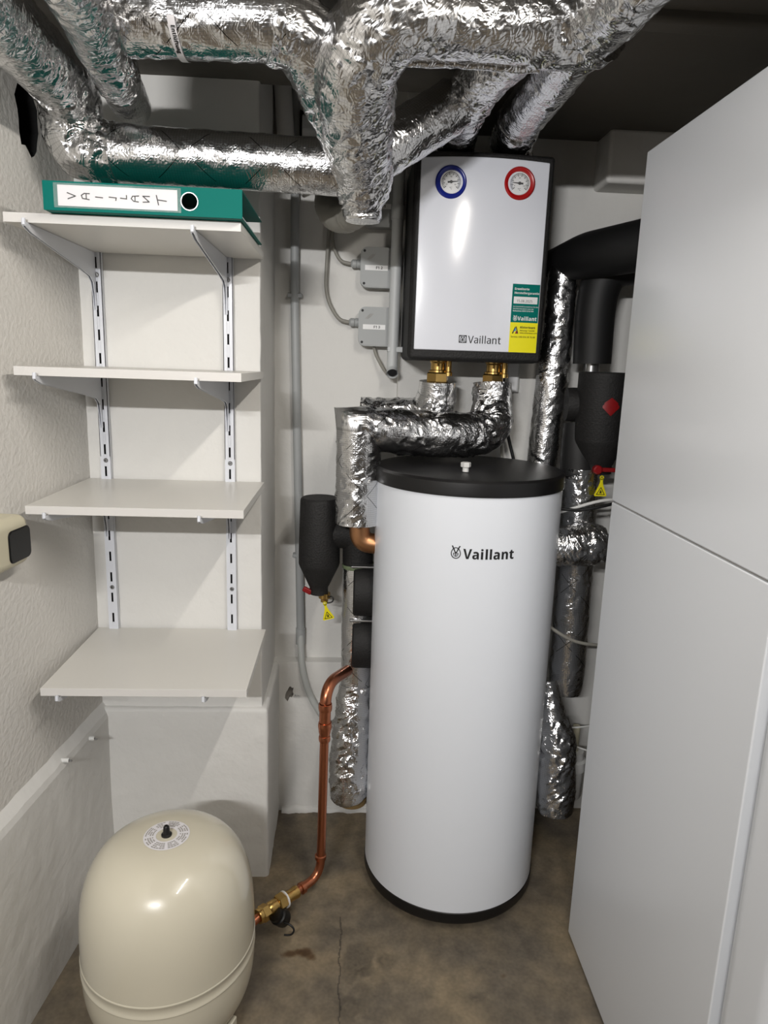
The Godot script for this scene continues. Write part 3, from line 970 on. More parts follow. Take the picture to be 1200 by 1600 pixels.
func storage_tank() -> void:
	var c := V(0.327, 0, 1.847)
	var R := 0.2495
	var o := thing("storage_tank", "tall white cylindrical storage tank with black lid", "storage tank", c)
	part("body", lathe([Vector2(R, 0.058), Vector2(R, 1.212)], 128), M.tank_white, o, c)
	part("base_ring", lathe([Vector2(0, 0.02), Vector2(R - 0.012, 0.02), Vector2(R - 0.002, 0.026), Vector2(R + 0.002, 0.036), Vector2(R + 0.002, 0.060), Vector2(R - 0.003, 0.064)], 128), M.black_plastic, o, c)
	part("lid", lathe([Vector2(R - 0.004, 1.203), Vector2(R + 0.004, 1.203), Vector2(R + 0.0045, 1.208), Vector2(R + 0.003, 1.236), Vector2(R - 0.003, 1.242), Vector2(R - 0.02, 1.244), Vector2(0, 1.246)], 128), M.black_plastic, o, c)
	for k in 3:
		var a := TAU * k / 3 + 2.4
		part("foot", lathe([Vector2(0, 0), Vector2(0.018, 0), Vector2(0.018, 0.006), Vector2(0.010, 0.008), Vector2(0.010, 0.022), Vector2(0, 0.022)], 20), M.white_plastic, o, c + Vector3(cos(a), 0, sin(a)) * 0.2)
	var on := func(p: Vector3) -> Vector3:
		var a: float = p.x / R
		return Vector3(sin(a) * (R + p.z), p.y, cos(a) * (R + p.z))
	part("lettering", warp(text_mesh("Vaillant", 0.0245, true, 0.0010), func(p: Vector3): return on.call(p + Vector3(-0.046, 1.0640, 0.0006))), M.ink, o, c)
	var eb := MB.new()
	emblem(0.0285, eb, Transform3D())
	part("emblem", warp(eb.mesh(), func(p: Vector3): return on.call(p + Vector3(-0.0635, 1.0650, 0.0002))), M.ink, o, c)
	var pg := thing("lid_plug", "small white plug standing on the black tank lid", "plug", V(0.296, 1.246, 1.80))
	part("stem", lathe([Vector2(0.008, 1.2465), Vector2(0.008, 1.262), Vector2(0, 1.262)], 20), M.white_plastic, pg, V(0.296, 0, 1.72))
	part("cap", hex_prism(0.013, 1.258, 1.270), M.white_plastic, pg, V(0.296, 0, 1.72))


func vessel() -> void:
	var c := V(-0.371, 0, 1.335)
	var o := thing("expansion_vessel", "cream enamelled expansion vessel on the floor under the shelves", "expansion vessel", c)
	var pr := []
	var R := 0.184
	for i in 33:
		var t := PI / 2 * i / 32.0
		var e := 2.0 / 3.2
		pr.append(Vector2(R * pow(sin(t), e), 0.262 + 0.238 * pow(cos(t), e)))
	pr[0].x = 0.0
	pr.append(Vector2(R, 0.252))
	part("upper_shell", lathe(pr, 96), M.cream_enamel, o, c)
	part("seam_band", lathe([Vector2(R - 0.003, 0.258), Vector2(R + 0.0012, 0.254), Vector2(R + 0.0016, 0.2515), Vector2(R - 0.0005, 0.249), Vector2(R - 0.0010, 0.238), Vector2(R - 0.0005, 0.229), Vector2(R + 0.0016, 0.2265), Vector2(R + 0.0012, 0.224), Vector2(R - 0.003, 0.221)], 96, 60.0), M.cream_enamel, o, c)
	var p2 := []
	for i in 25:
		var t := PI / 2 * i / 24.0
		p2.append(Vector2(R * pow(cos(t), 0.75), 0.228 - 0.196 * pow(sin(t), 0.75)))
	p2[-1].x = 0.0
	part("lower_shell", lathe(p2, 96), M.cream_enamel, o, c)
	for k in 3:
		var a := TAU * k / 3 + 0.35
		var d := Vector3(cos(a), 0, sin(a))
		part("foot", rbox(Vector3(0.035, 0.07, 0.012), 0.003), M.cream_enamel, o, c + d * 0.148 + Vector3.UP * 0.035, Basis(Vector3.UP, -a + PI / 2))
	# ring label draped on the crown
	var top := func(r: float) -> float:
		var s := pow(clampf(r / R, 0.0, 1.0), 3.2 / 2.0)
		return 0.262 + 0.238 * pow(sqrt(maxf(0.0, 1.0 - s * s)), 2.0 / 3.2)
	var lp := []
	for i in 9:
		var r := 0.022 + 0.026 * i / 8.0
		lp.append(Vector2(r, top.call(r) + 0.0010))
	var lab := part("ring_label", lathe(lp, 64), M.paper, o, c)
	var pr_ := MB.new()
	for k in 44:
		if k % 11 in [4, 9]:
			continue
		var a0 := TAU * k / 44.0
		for row in 4:
			var r0 := 0.0275 + 0.0048 * row
			if (k * 7 + row * 3) % 9 == 0:
				continue
			var q := []
			for e in [[0.006, 0.0], [0.006, 0.0026], [0.125, 0.0026], [0.125, 0.0]]:
				var r: float = r0 + e[1]
				var a: float = a0 + e[0]
				q.append(Vector3(cos(a) * r, top.call(r) + 0.0016, sin(a) * r))
			pr_.flat(q, Vector3.UP)
	part("label_print", pr_.mesh(), M.label_grey, lab, c)
	part("valve_cap", lathe([Vector2(0, 0.498), Vector2(0.011, 0.498), Vector2(0.011, 0.503), Vector2(0.0075, 0.505), Vector2(0.0062, 0.520), Vector2(0.004, 0.523), Vector2(0, 0.5235)], 24), M.black_plastic, o, c)
	part("label_tab", rbox(Vector3(0.012, 0.001, 0.008), 0.0003, 1), M.ink, o, c + Vector3(0.0, 0.4935, -0.050))


func foil_pipe(called: String, label: String, at: Vector3, secs: Array) -> Node3D:
	var o := thing(called, label, "insulated pipe", at, "foil wrapped pipes")
	for s in secs:
		var r: float = s[1][0][3]
		part(s[0], tube(s[1], s[2], 0.0042, clampi(int(TAU * r / 0.0042), 40, 110), s[3]), M[s[4]], o)
	return o


func ducts() -> void:
	foil_pipe("insulated_pipe", "foil wrapped pipe running level just above the teal binder", V(-0.3, 1.86, 1.62), [
		["elbow_wrap", [[-0.572, 2.018, 1.49, 0.058], [-0.584, 2.018, 1.60, 0.059], [-0.592, 1.925, 1.625, 0.060], [-0.50, 1.921, 1.62, 0.058]], 0.05, 1.0, "foil"],
		["sleeve", [[-0.53, 1.922, 1.62, 0.0565], [0.02, 1.913, 1.62, 0.0555]], 0.0, 0.2, "foil_printed"],
		["near_sleeve", [[-0.535, 2.0, 0.86, 0.057], [-0.573, 2.019, 1.535, 0.0565]], 0.0, 0.45, "foil"],
	])
	foil_pipe("insulated_pipe", "foil wrapped stub at upper left, ending bluntly above the level pipe", V(-0.46, 1.98, 1.4), [
		["sleeve", [[-0.385, 2.02, 0.95, 0.043], [-0.462, 2.028, 1.52, 0.043]], 0.0, 0.8, "foil"],
		["end_sleeve", [[-0.459, 2.028, 1.50, 0.0415], [-0.482, 2.028, 1.675, 0.0395]], 0.0, 0.2, "foil"],
	])
	foil_pipe("insulated_pipe", "foil wrapped pipe across the top left with a printed paper strip", V(-0.2, 2.0, 1.38), [
		["sleeve", [[-0.445, 2.075, 1.37, 0.060], [-0.12, 2.078, 1.37, 0.059]], 0.0, 0.42, "foil_printed"],
		["elbow_wrap", [[-0.15, 2.078, 1.37, 0.061], [-0.085, 2.07, 1.39, 0.062], [-0.035, 1.99, 1.50, 0.058], [0.008, 1.90, 1.60, 0.052]], 0.06, 1.0, "foil"],
	])
	var lb := thing("paper_strip", "narrow white printed paper strip round the top left foil pipe", "label", V(-0.317, 2.01, 1.33))
	var strip := MB.new()
	var sc := V(-0.306, 2.0765, 1.37)
	var base := 0
	for k in 17:
		var a := deg_to_rad(-118.0 + 100.0 * k / 16.0)
		var d := Vector3(0, sin(a), cos(a))
		for q in [-1.0, 1.0]:
			strip.vert(sc + d * 0.0632 + Vector3(q * 0.0062 - 0.004 * (k - 8) / 8.0, 0, 0), d)
	for k in 16:
		strip.quad(2 * k, 2 * k + 1, 2 * k + 3, 2 * k + 2)
	part("strip", strip.mesh(), M.paper, lb)
	part("print", warp(text_mesh("Entlüftung", 0.0065, true), func(p: Vector3):
		var a := deg_to_rad(-30.0) - p.x / 0.0632
		return sc + Vector3(0, sin(a), cos(a)) * (0.0638 + p.z) + Vector3(p.y + 0.001 + 0.004 * (a + 1.1) / -0.9, 0, 0)), M.ink, lb)
	foil_pipe("insulated_pipe", "thick foil wrapped downpipe in the top centre, ending left of the module", V(0.02, 1.81, 1.6), [
		["elbow_wrap", [[0.15, 2.086, 1.33, 0.060], [0.06, 2.08, 1.31, 0.070], [-0.008, 2.03, 1.38, 0.078], [0.006, 1.955, 1.51, 0.072], [0.018, 1.90, 1.59, 0.058]], 0.05, 0.75, "foil"],
		["tee_wrap", [[0.012, 1.935, 1.56, 0.062], [0.022, 1.89, 1.60, 0.060], [0.022, 1.855, 1.635, 0.048]], 0.03, 1.15, "foil"],
		["end_sleeve", [[0.019, 1.885, 1.635, 0.043], [0.021, 1.822, 1.645, 0.0425], [0.021, 1.812, 1.645, 0.036]], 0.0, 0.45, "foil"],
	])
	var f7 := foil_pipe("insulated_pipe", "foil wrapped pipe running level across the top right", V(0.25, 2.02, 1.35), [
		["sleeve", [[0.10, 2.087, 1.335, 0.0605], [0.34, 2.088, 1.345, 0.060]], 0.0, 0.35, "foil"],
		["tee_wrap", [[0.30, 2.088, 1.345, 0.061], [0.405, 2.088, 1.35, 0.062], [0.43, 2.088, 1.32, 0.058]], 0.03, 1.1, "foil"],
	])
	part("tape_lip", tube([[0.07, 2.032, 1.375, 0.0075], [0.33, 2.036, 1.385, 0.008]], 0.0, 0.0045, 24, 0.35), M.foil, f7)
	foil_pipe("insulated_pipe", "foil wrapped pipe from the top right down onto the module's right side", V(0.42, 2.03, 1.9), [
		["near_sleeve", [[0.435, 2.085, 1.02, 0.056], [0.398, 2.087, 1.40, 0.056]], 0.0, 0.8, "foil"],
		["sleeve", [[0.400, 2.087, 1.36, 0.0535], [0.397, 2.09, 1.86, 0.0525]], 0.0, 0.3, "foil"],
		["elbow_wrap", [[0.397, 2.09, 1.80, 0.054], [0.402, 2.09, 1.93, 0.055], [0.412, 2.027, 1.965, 0.057]], 0.05, 1.1, "foil"],
	])
	foil_pipe("insulated_pipe", "foil wrapped pipe dropping onto the module's left side", V(0.25, 2.03, 1.9), [
		["tee_wrap", [[0.300, 2.088, 1.40, 0.050], [0.258, 2.088, 1.54, 0.054], [0.250, 2.086, 1.70, 0.052]], 0.05, 0.95, "foil"],
		["elbow_wrap", [[0.250, 2.086, 1.66, 0.050], [0.254, 2.085, 1.92, 0.052], [0.258, 2.027, 1.965, 0.055]], 0.05, 0.9, "foil"],
	])
	foil_pipe("insulated_pipe", "slanting foil wrapped pipe between the central downpipe and the module's left riser", V(0.14, 1.95, 1.63), [
		["sleeve", [[0.015, 1.918, 1.60, 0.055], [0.215, 2.062, 1.66, 0.055]], 0.0, 0.45, "foil"],
	])
	# foam bend into the wall behind the downpipe
	var g := thing("foam_bend", "grey foam covered bend entering the wall behind the central downpipe", "insulated pipe", V(-0.03, 1.85, 1.9))
	part("sleeve", tube([[0.02, 1.845, 1.66, 0.030], [-0.01, 1.845, 1.80, 0.034], [-0.06, 1.87, 1.88, 0.035], [-0.07, 1.95, 1.98, 0.034], [-0.07, 1.98, 2.19, 0.034]], 0.08, 0.008, 28, 0.5), M.grey_cable, g)

	# pipework over the tank
	var ph := foil_pipe("insulated_pipe", "foil wrapped pipe lying across the tank lid and turning down at its left", V(0.2, 1.08, 1.9), [
		["sleeve", [[0.21, 1.322, 1.900, 0.0595], [0.029, 1.336, 1.853, 0.060], [0.029, 1.078, 1.85, 0.0595]], 0.0, 0.5, "foil_printed"],
		["elbow_wrap", [[0.13, 1.326, 1.888, 0.0605], [0.29, 1.318, 1.915, 0.061], [0.405, 1.328, 1.96, 0.060], [0.408, 1.40, 1.995, 0.056]], 0.05, 0.95, "foil"],
		["riser_sleeve", [[0.408, 1.37, 1.99, 0.0545], [0.408, 1.462, 2.0, 0.0535]], 0.0, 0.9, "foil"],
	])
	part("print", warp(text_mesh("ROCKWOOL", 0.008, true), func(p: Vector3):
		var a := deg_to_rad(42.0) - p.y / 0.0615
		return V(0.123 - p.x, 1.333 + sin(a) * 0.0622, 1.868 - cos(a) * 0.0622)), M.ink, ph)
	foil_pipe("insulated_pipe", "foil wrapped pipe from the left brass union going behind the lying pipe", V(0.2, 1.3, 2.04), [
		["riser_sleeve", [[0.250, 1.462, 2.005, 0.0535], [0.250, 1.40, 2.01, 0.0545]], 0.0, 0.3, "foil_printed"],
		["elbow_wrap", [[0.250, 1.42, 2.008, 0.055], [0.238, 1.362, 2.02, 0.058], [0.15, 1.352, 2.05, 0.056], [0.035, 1.352, 2.06, 0.055]], 0.06, 0.9, "foil"],
		["drop_sleeve", [[0.045, 1.352, 2.06, 0.052], [0.03, 1.28, 2.05, 0.05], [0.03, 1.10, 2.0, 0.045]], 0.05, 0.4, "foil"],
	])
	var bz := thing("pipe_elbow", "bronze pipe elbow entering the tank's upper left side", "pipe elbow", V(0.05, 1.0, 1.86))
	part("elbow", tube([[0.035, 1.085, 1.855, 0.028], [0.037, 1.024, 1.855, 0.028], [0.098, 1.018, 1.853, 0.028]], 0.045, 0.004, 32), M.bronze, bz)
	part("gasket", lathe([Vector2(0.03, -0.004), Vector2(0.036, -0.004), Vector2(0.036, 0.004), Vector2(0.03, 0.004)], 32), M.label_white, bz, V(0.083, 1.018, 1.853), Basis(Vector3(0, 0, 1), PI / 2))

	# left: air separator, its pipes, foam blocks
	var s := thing("air_separator", "black foam jacketed air separator left of the tank", "air separator", V(-0.078, 0.83, 1.95))
	part("jacket", lathe([Vector2(0, 1.128), Vector2(0.050, 1.128), Vector2(0.0545, 1.124), Vector2(0.056, 1.118), Vector2(0.0595, 0.98), Vector2(0.0595, 0.935), Vector2(0.0575, 0.928), Vector2(0.030, 0.868), Vector2(0.027, 0.862), Vector2(0.027, 0.842), Vector2(0, 0.842)], 48), M.black_foam, s, V(-0.077, 0, 1.95))
	part("side_branch", tube([[-0.06, 1.025, 1.95, 0.043], [0.02, 1.025, 1.95, 0.045], [0.035, 1.00, 1.95, 0.045], [0.035, 0.93, 1.95, 0.044]], 0.04, 0.008, 36), M.black_foam, s)
	part("drain_cock", lathe([Vector2(0, 0.845), Vector2(0.017, 0.845), Vector2(0.017, 0.830), Vector2(0.011, 0.826), Vector2(0.011, 0.818), Vector2(0, 0.818)], 20), M.brass, s, V(-0.060, 0, 1.945))
	part("red_lever", rbox(Vector3(0.028, 0.016, 0.012), 0.004), M.red_plastic, s, V(-0.110, 0.853, 1.94), Basis(Vector3(0, 0, 1), -0.5))
	part("strap", tube([[-0.052, 0.836, 1.935, 0.0022], [-0.034, 0.84, 1.93, 0.0022], [-0.034, 0.822, 1.93, 0.0022], [-0.056, 0.818, 1.93, 0.0022]], 0.01, 0.003, 8), M.black_plastic, s)
	warning_tag("yellow warning tag hanging under the left air separator", V(-0.058, 0.818, 1.928), 0.25, 0.05)
	var sp := foil_pipe("insulated_pipe", "foil wrapped pipe standing left of the tank behind two foam blocks", V(0.03, 0.2, 1.93), [
		["sleeve", [[0.036, 0.935, 1.95, 0.044], [0.036, 0.50, 1.94, 0.045]], 0.0, 0.22, "foil_printed"],
		["elbow_wrap", [[0.036, 0.56, 1.94, 0.048], [0.026, 0.40, 1.91, 0.056], [0.022, 0.235, 1.88, 0.058], [0.024, 0.216, 1.88, 0.046]], 0.05, 1.0, "foil"],
	])
	part("cut_end", lathe([Vector2(0, 0), Vector2(0.044, 0), Vector2(0.044, 0.01), Vector2(0, 0.01)], 32), M.wool, sp, V(0.034, 0.212, 1.875))
	part("tape_band", lathe([Vector2(0.0455, -0.006), Vector2(0.0465, -0.004), Vector2(0.0465, 0.004), Vector2(0.0455, 0.006)], 40), M.green_tape, sp, V(0.036, 0.931, 1.95), Basis(Vector3(0, 0, 1), 0.06))
	for k in 2:
		var y: float = [0.861, 0.700][k]
		var ob := thing("foam_block", ["upper black foam block strapped to the left foil pipe", "lower black foam block strapped to the left foil pipe"][k], "foam block", V(0.05, y - 0.07, 1.92), "black foam blocks beside the tank")
		part("block", lathe([Vector2(0, -0.037), Vector2(0.069, -0.037), Vector2(0.0745, -0.033), Vector2(0.0765, -0.025), Vector2(0.0765, 0.025), Vector2(0.0745, 0.033), Vector2(0.069, 0.037), Vector2(0, 0.037)], 56), M.black_foam, ob, V(0.060, y, 1.932), Basis(Vector3(0, 0, 1), PI / 2))
		part("clip", rbox(Vector3(0.07, 0.006, 0.03), 0.002), M.steel, ob, V(0.05, y + 0.079, 1.905))

	# right: riser, black elbow, second air separator, its pipes
	var rf := foil_pipe("insulated_pipe", "tall thin foil wrapped riser right of the pump module", V(0.59, 1.2, 2.05), [
		["sleeve", [[0.600, 1.795, 2.045, 0.041], [0.592, 1.48, 2.045, 0.044]], 0.0, 0.45, "foil_printed"],
		["lower_sleeve", [[0.592, 1.50, 2.045, 0.047], [0.580, 1.10, 2.045, 0.047]], 0.0, 0.35, "foil_printed"],
	])
	part("print", warp(text_mesh("ROCKWOOL", 0.012, true), func(p: Vector3):
		var a := deg_to_rad(210.0) - p.y / 0.044
		return V(0.595 + cos(a) * 0.047, 1.655 - p.x, 2.045 + sin(a) * 0.047)), M.ink, rf)
	var be := thing("rubber_pipe", "black rubber insulated pipe bending down behind the cabinet", "insulated pipe", V(0.68, 1.5, 2.0))
	part("cross_sleeve", tube([[0.575, 1.802, 2.09, 0.040], [0.64, 1.812, 1.98, 0.062], [0.76, 1.822, 1.78, 0.064]], 0.03, 0.008, 40), M.black_rubber, be)
	part("bend_sleeve", tube([[0.80, 1.80, 1.96, 0.056], [0.715, 1.79, 1.99, 0.056], [0.684, 1.72, 2.0, 0.055], [0.690, 1.525, 2.0, 0.053]], 0.09, 0.008, 40), M.black_rubber, be)
	part("pipe_end", tube([[0.690, 1.53, 2.0, 0.022], [0.690, 1.49, 2.0, 0.022]], 0.0, 0.01, 24), M.steel, be)
	var s2 := thing("air_separator", "black foam jacketed air separator with a red diamond, beside the white cabinet", "air separator", V(0.712, 1.2, 1.93))
	part("jacket", lathe([Vector2(0, 1.503), Vector2(0.068, 1.503), Vector2(0.071, 1.499), Vector2(0.071, 1.315), Vector2(0.069, 1.308), Vector2(0.045, 1.250), Vector2(0.042, 1.244), Vector2(0.042, 1.222), Vector2(0, 1.222)], 48), M.black_foam, s2, V(0.706, 0, 1.93))
	part("side_branch", tube([[0.70, 1.41, 1.95, 0.046], [0.63, 1.41, 1.965, 0.048], [0.615, 1.41, 1.967, 0.046]], 0.01, 0.008, 36), M.black_foam, s2)
	part("lower_branch", tube([[0.655, 1.36, 1.97, 0.04], [0.66, 1.27, 1.96, 0.05], [0.655, 1.20, 1.93, 0.05]], 0.04, 0.008, 32), M.black_rubber, s2)
	var dm := MB.new()
	dm.poly(PackedVector2Array([Vector2(-0.022, 0.002), Vector2(-0.018, 0.006), Vector2(-0.018, 0.010), Vector2(0.0, 0.024), Vector2(0.018, 0.010), Vector2(0.018, 0.006), Vector2(0.022, 0.002), Vector2(0.022, -0.003), Vector2(0.0, -0.025), Vector2(-0.022, -0.003)]), 0.0, 0.004)
	var red := func(p: Vector3) -> Vector3:
		var a: float = p.x / 0.071 - 0.02
		return Vector3(sin(a) * (0.071 + p.z), p.y + 1.412, cos(a) * (0.071 + p.z))
	part("emblem", warp(dm.mesh(), red), M.red_plastic, s2, V(0.706, 0, 1.93))
	part("red_lever", lathe([Vector2(0, -0.008), Vector2(0.0125, -0.008), Vector2(0.0125, 0.006), Vector2(0.009, 0.009), Vector2(0, 0.009)], 28), M.red_plastic, s2, V(0.690, 1.238, 1.875), Basis(Vector3.RIGHT, PI / 2))
	part("lever_arm", rbox(Vector3(0.06, 0.012, 0.008), 0.003), M.red_plastic, s2, V(0.725, 1.238, 1.876))
	part("drain_cock", hex_prism(0.018, 1.200, 1.226), M.brass, s2, V(0.676, 0, 1.90))
	warning_tag("yellow warning tag hanging under the right air separator", V(0.702, 1.217, 1.868), 0.0, 0.052)
	foil_pipe("insulated_pipe", "dark foil wrapped pipe standing between tank and cabinet with a side stub", V(0.66, 0.54, 1.92), [
		["sleeve", [[0.662, 1.235, 1.93, 0.049], [0.672, 0.90, 1.93, 0.051]], 0.0, 0.55, "foil"],
		["lower_sleeve", [[0.670, 0.99, 1.93, 0.052], [0.672, 0.60, 1.92, 0.052], [0.672, 0.555, 1.92, 0.046]], 0.0, 0.3, "foil_printed"],
		["stub_wrap", [[0.57, 1.020, 1.86, 0.050], [0.62, 1.022, 1.86, 0.058], [0.69, 1.030, 1.86, 0.060], [0.722, 1.032, 1.86, 0.050]], 0.01, 0.95, "foil"],
	])
	foil_pipe("insulated_pipe", "bulging foil wrapped bend low between tank and cabinet", V(0.63, 0.2, 1.85), [
		["neck_sleeve", [[0.612, 0.60, 1.90, 0.030], [0.625, 0.47, 1.87, 0.047]], 0.0, 0.4, "foil"],
		["elbow_wrap", [[0.624, 0.49, 1.87, 0.044], [0.637, 0.43, 1.85, 0.056], [0.640, 0.28, 1.83, 0.057], [0.640, 0.215, 1.82, 0.050]], 0.03, 0.95, "foil"],
	])


func warning_tag(label: String, at: Vector3, turn: float, h: float) -> void:
	var o := thing("warning_tag", label, "tag", at, "yellow warning tags")
	var mb := MB.new()
	var k := h / 0.065
	mb.poly(PackedVector2Array([Vector2(-0.006, 0.0) * k, Vector2(-0.0045, -0.014) * k, Vector2(-0.0075, -0.026) * k, Vector2(-0.022, -0.060) * k, Vector2(-0.020, -0.065) * k, Vector2(0.020, -0.065) * k, Vector2(0.022, -0.060) * k, Vector2(0.0075, -0.026) * k, Vector2(0.0045, -0.014) * k, Vector2(0.006, 0.0) * k]), -0.0008, 0.0008)
	mb.ring(0.0075 * k, 0.0075 * k, 0.003 * k, -0.0008, 0.0008, 18)
	var b := Basis(Vector3(0, 0, 1), turn)
	part("card", mb.mesh(), M.yellow_card, o, at, b)
	var w := MB.new()
	w.stroke([Vector2(-0.014, -0.059) * k, Vector2(0.014, -0.059) * k, Vector2(0.0, -0.034) * k, Vector2(-0.014, -0.059) * k], 0.0022 * k, 0.0008, 0.0013)
	w.stroke([Vector2(0, -0.054) * k, Vector2(0, -0.044) * k], 0.003 * k, 0.0008, 0.0013)
	w.stroke([Vector2(-0.004, -0.054) * k, Vector2(0.004, -0.048) * k], 0.0018 * k, 0.0008, 0.0013)
	w.stroke([Vector2(-0.004, -0.048) * k, Vector2(0.004, -0.054) * k], 0.0018 * k, 0.0008, 0.0013)
	part("print", w.mesh(), M.ink, o, at, b)


func copper() -> void:
	var o := thing("copper_pipe", "copper pipe rising beside the tank from the brass valve", "copper pipe", V(-0.05, 0.08, 1.72))
	part("wide_pipe", tube([[0.012, 0.634, 1.875, 0.0155], [-0.046, 0.663, 1.725, 0.0155], [-0.047, 0.535, 1.72, 0.0155]], 0.075, 0.004, 32), M.copper, o)
	part("narrow_pipe", tube([[-0.047, 0.54, 1.72, 0.0122], [-0.052, 0.092, 1.708, 0.0122], [-0.118, 0.090, 1.645, 0.0122]], 0.055, 0.005, 28), M.copper, o)
	for f in [[-0.0462, 0.600, 0.0185, 0.010], [-0.0465, 0.545, 0.0185, 0.010], [-0.0470, 0.508, 0.0160, 0.008]]:
		part("press_ring", lathe([Vector2(f[2] - 0.0035, -f[3]), Vector2(f[2] - 0.001, -f[3]), Vector2(f[2], -f[3] * 0.4), Vector2(f[2], f[3] * 0.4), Vector2(f[2] - 0.001, f[3]), Vector2(f[2] - 0.0035, f[3])], 32, 50.0), M.copper, o, V(f[0], f[1], 1.72))
	part("reducer", lathe([Vector2(0.0165, 0.540), Vector2(0.0165, 0.528), Vector2(0.0140, 0.518), Vector2(0.0140, 0.502)], 32), M.copper, o, V(-0.0468, 0, 1.72))
	var ax := (V(-0.206, 0.09, 1.562) - V(-0.052, 0.09, 1.708)).normalized()
	var b := Basis(ax.cross(Vector3.UP).normalized(), ax, ax.cross(Vector3.UP).normalized().cross(ax))
	part("press_ring", lathe([Vector2(0.012, -0.007), Vector2(0.0160, -0.005), Vector2(0.0160, 0.005), Vector2(0.012, 0.007)], 32, 50.0), M.copper, o, V(-0.0525, 0.150, 1.7095))
	part("press_ring", lathe([Vector2(0.012, -0.007), Vector2(0.0160, -0.005), Vector2(0.0160, 0.005), Vector2(0.012, 0.007)], 32, 50.0), M.copper, o, V(-0.100, 0.090, 1.661), b)
	var v := thing("brass_valve", "brass valve with black cap between copper pipe and cream vessel", "valve", V(-0.16, 0.06, 1.6))
	var c := V(-0.112, 0.090, 1.650)
	part("press_sleeve", lathe([Vector2(0.0125, 0.0), Vector2(0.0165, 0.002), Vector2(0.0172, 0.010), Vector2(0.0160, 0.014), Vector2(0.0160, 0.030), Vector2(0.0175, 0.036), Vector2(0.0165, 0.044), Vector2(0.0, 0.044)], 32, 50.0), M.brass, v, c, b)
	part("white_ring", lathe([Vector2(0.016, 0.042), Vector2(0.0225, 0.042), Vector2(0.0225, 0.046), Vector2(0.016, 0.046)], 32), M.label_white, v, c, b)
	part("nut", hex_prism(0.0225, 0.046, 0.070), M.brass, v, c, b)
	part("body", lathe([Vector2(0, 0.068), Vector2(0.0165, 0.068), Vector2(0.0185, 0.076), Vector2(0.0185, 0.094), Vector2(0.0160, 0.100), Vector2(0, 0.100)], 32, 50.0), M.brass, v, c, b)
	part("nut", hex_prism(0.0220, 0.100, 0.122), M.brass, v, c, b * Basis(Vector3.UP, 0.3))
	part("end_ring", lathe([Vector2(0.0, 0.121), Vector2(0.0190, 0.121), Vector2(0.0200, 0.126), Vector2(0.0185, 0.132), Vector2(0.0, 0.132)], 28), M.brass, v, c, b)
	part("vessel_tail", tube([[-0.196, 0.09, 1.571, 0.011], [-0.25, 0.075, 1.52, 0.011], [-0.33, 0.045, 1.40, 0.011], [-0.355, 0.04, 1.345, 0.011]], 0.05, 0.006, 20), M.copper, v)
	part("cap", lathe([Vector2(0, 0.0), Vector2(0.0185, 0.0), Vector2(0.0185, 0.014), Vector2(0.0225, 0.016), Vector2(0.0225, 0.046), Vector2(0.019, 0.050), Vector2(0, 0.050)], 16), M.black_plastic, v, V(-0.166, 0.085, 1.575), Basis(Vector3(0, 0, 1), PI + 0.55) * Basis(Vector3.RIGHT, -0.5))
	part("cap_strap", tube([[-0.150, 0.060, 1.575, 0.0025], [-0.125, 0.062, 1.565, 0.0025], [-0.112, 0.050, 1.56, 0.0025], [-0.120, 0.036, 1.557, 0.0025], [-0.140, 0.034, 1.56, 0.0025]], 0.012, 0.003, 8), M.black_plastic, v)


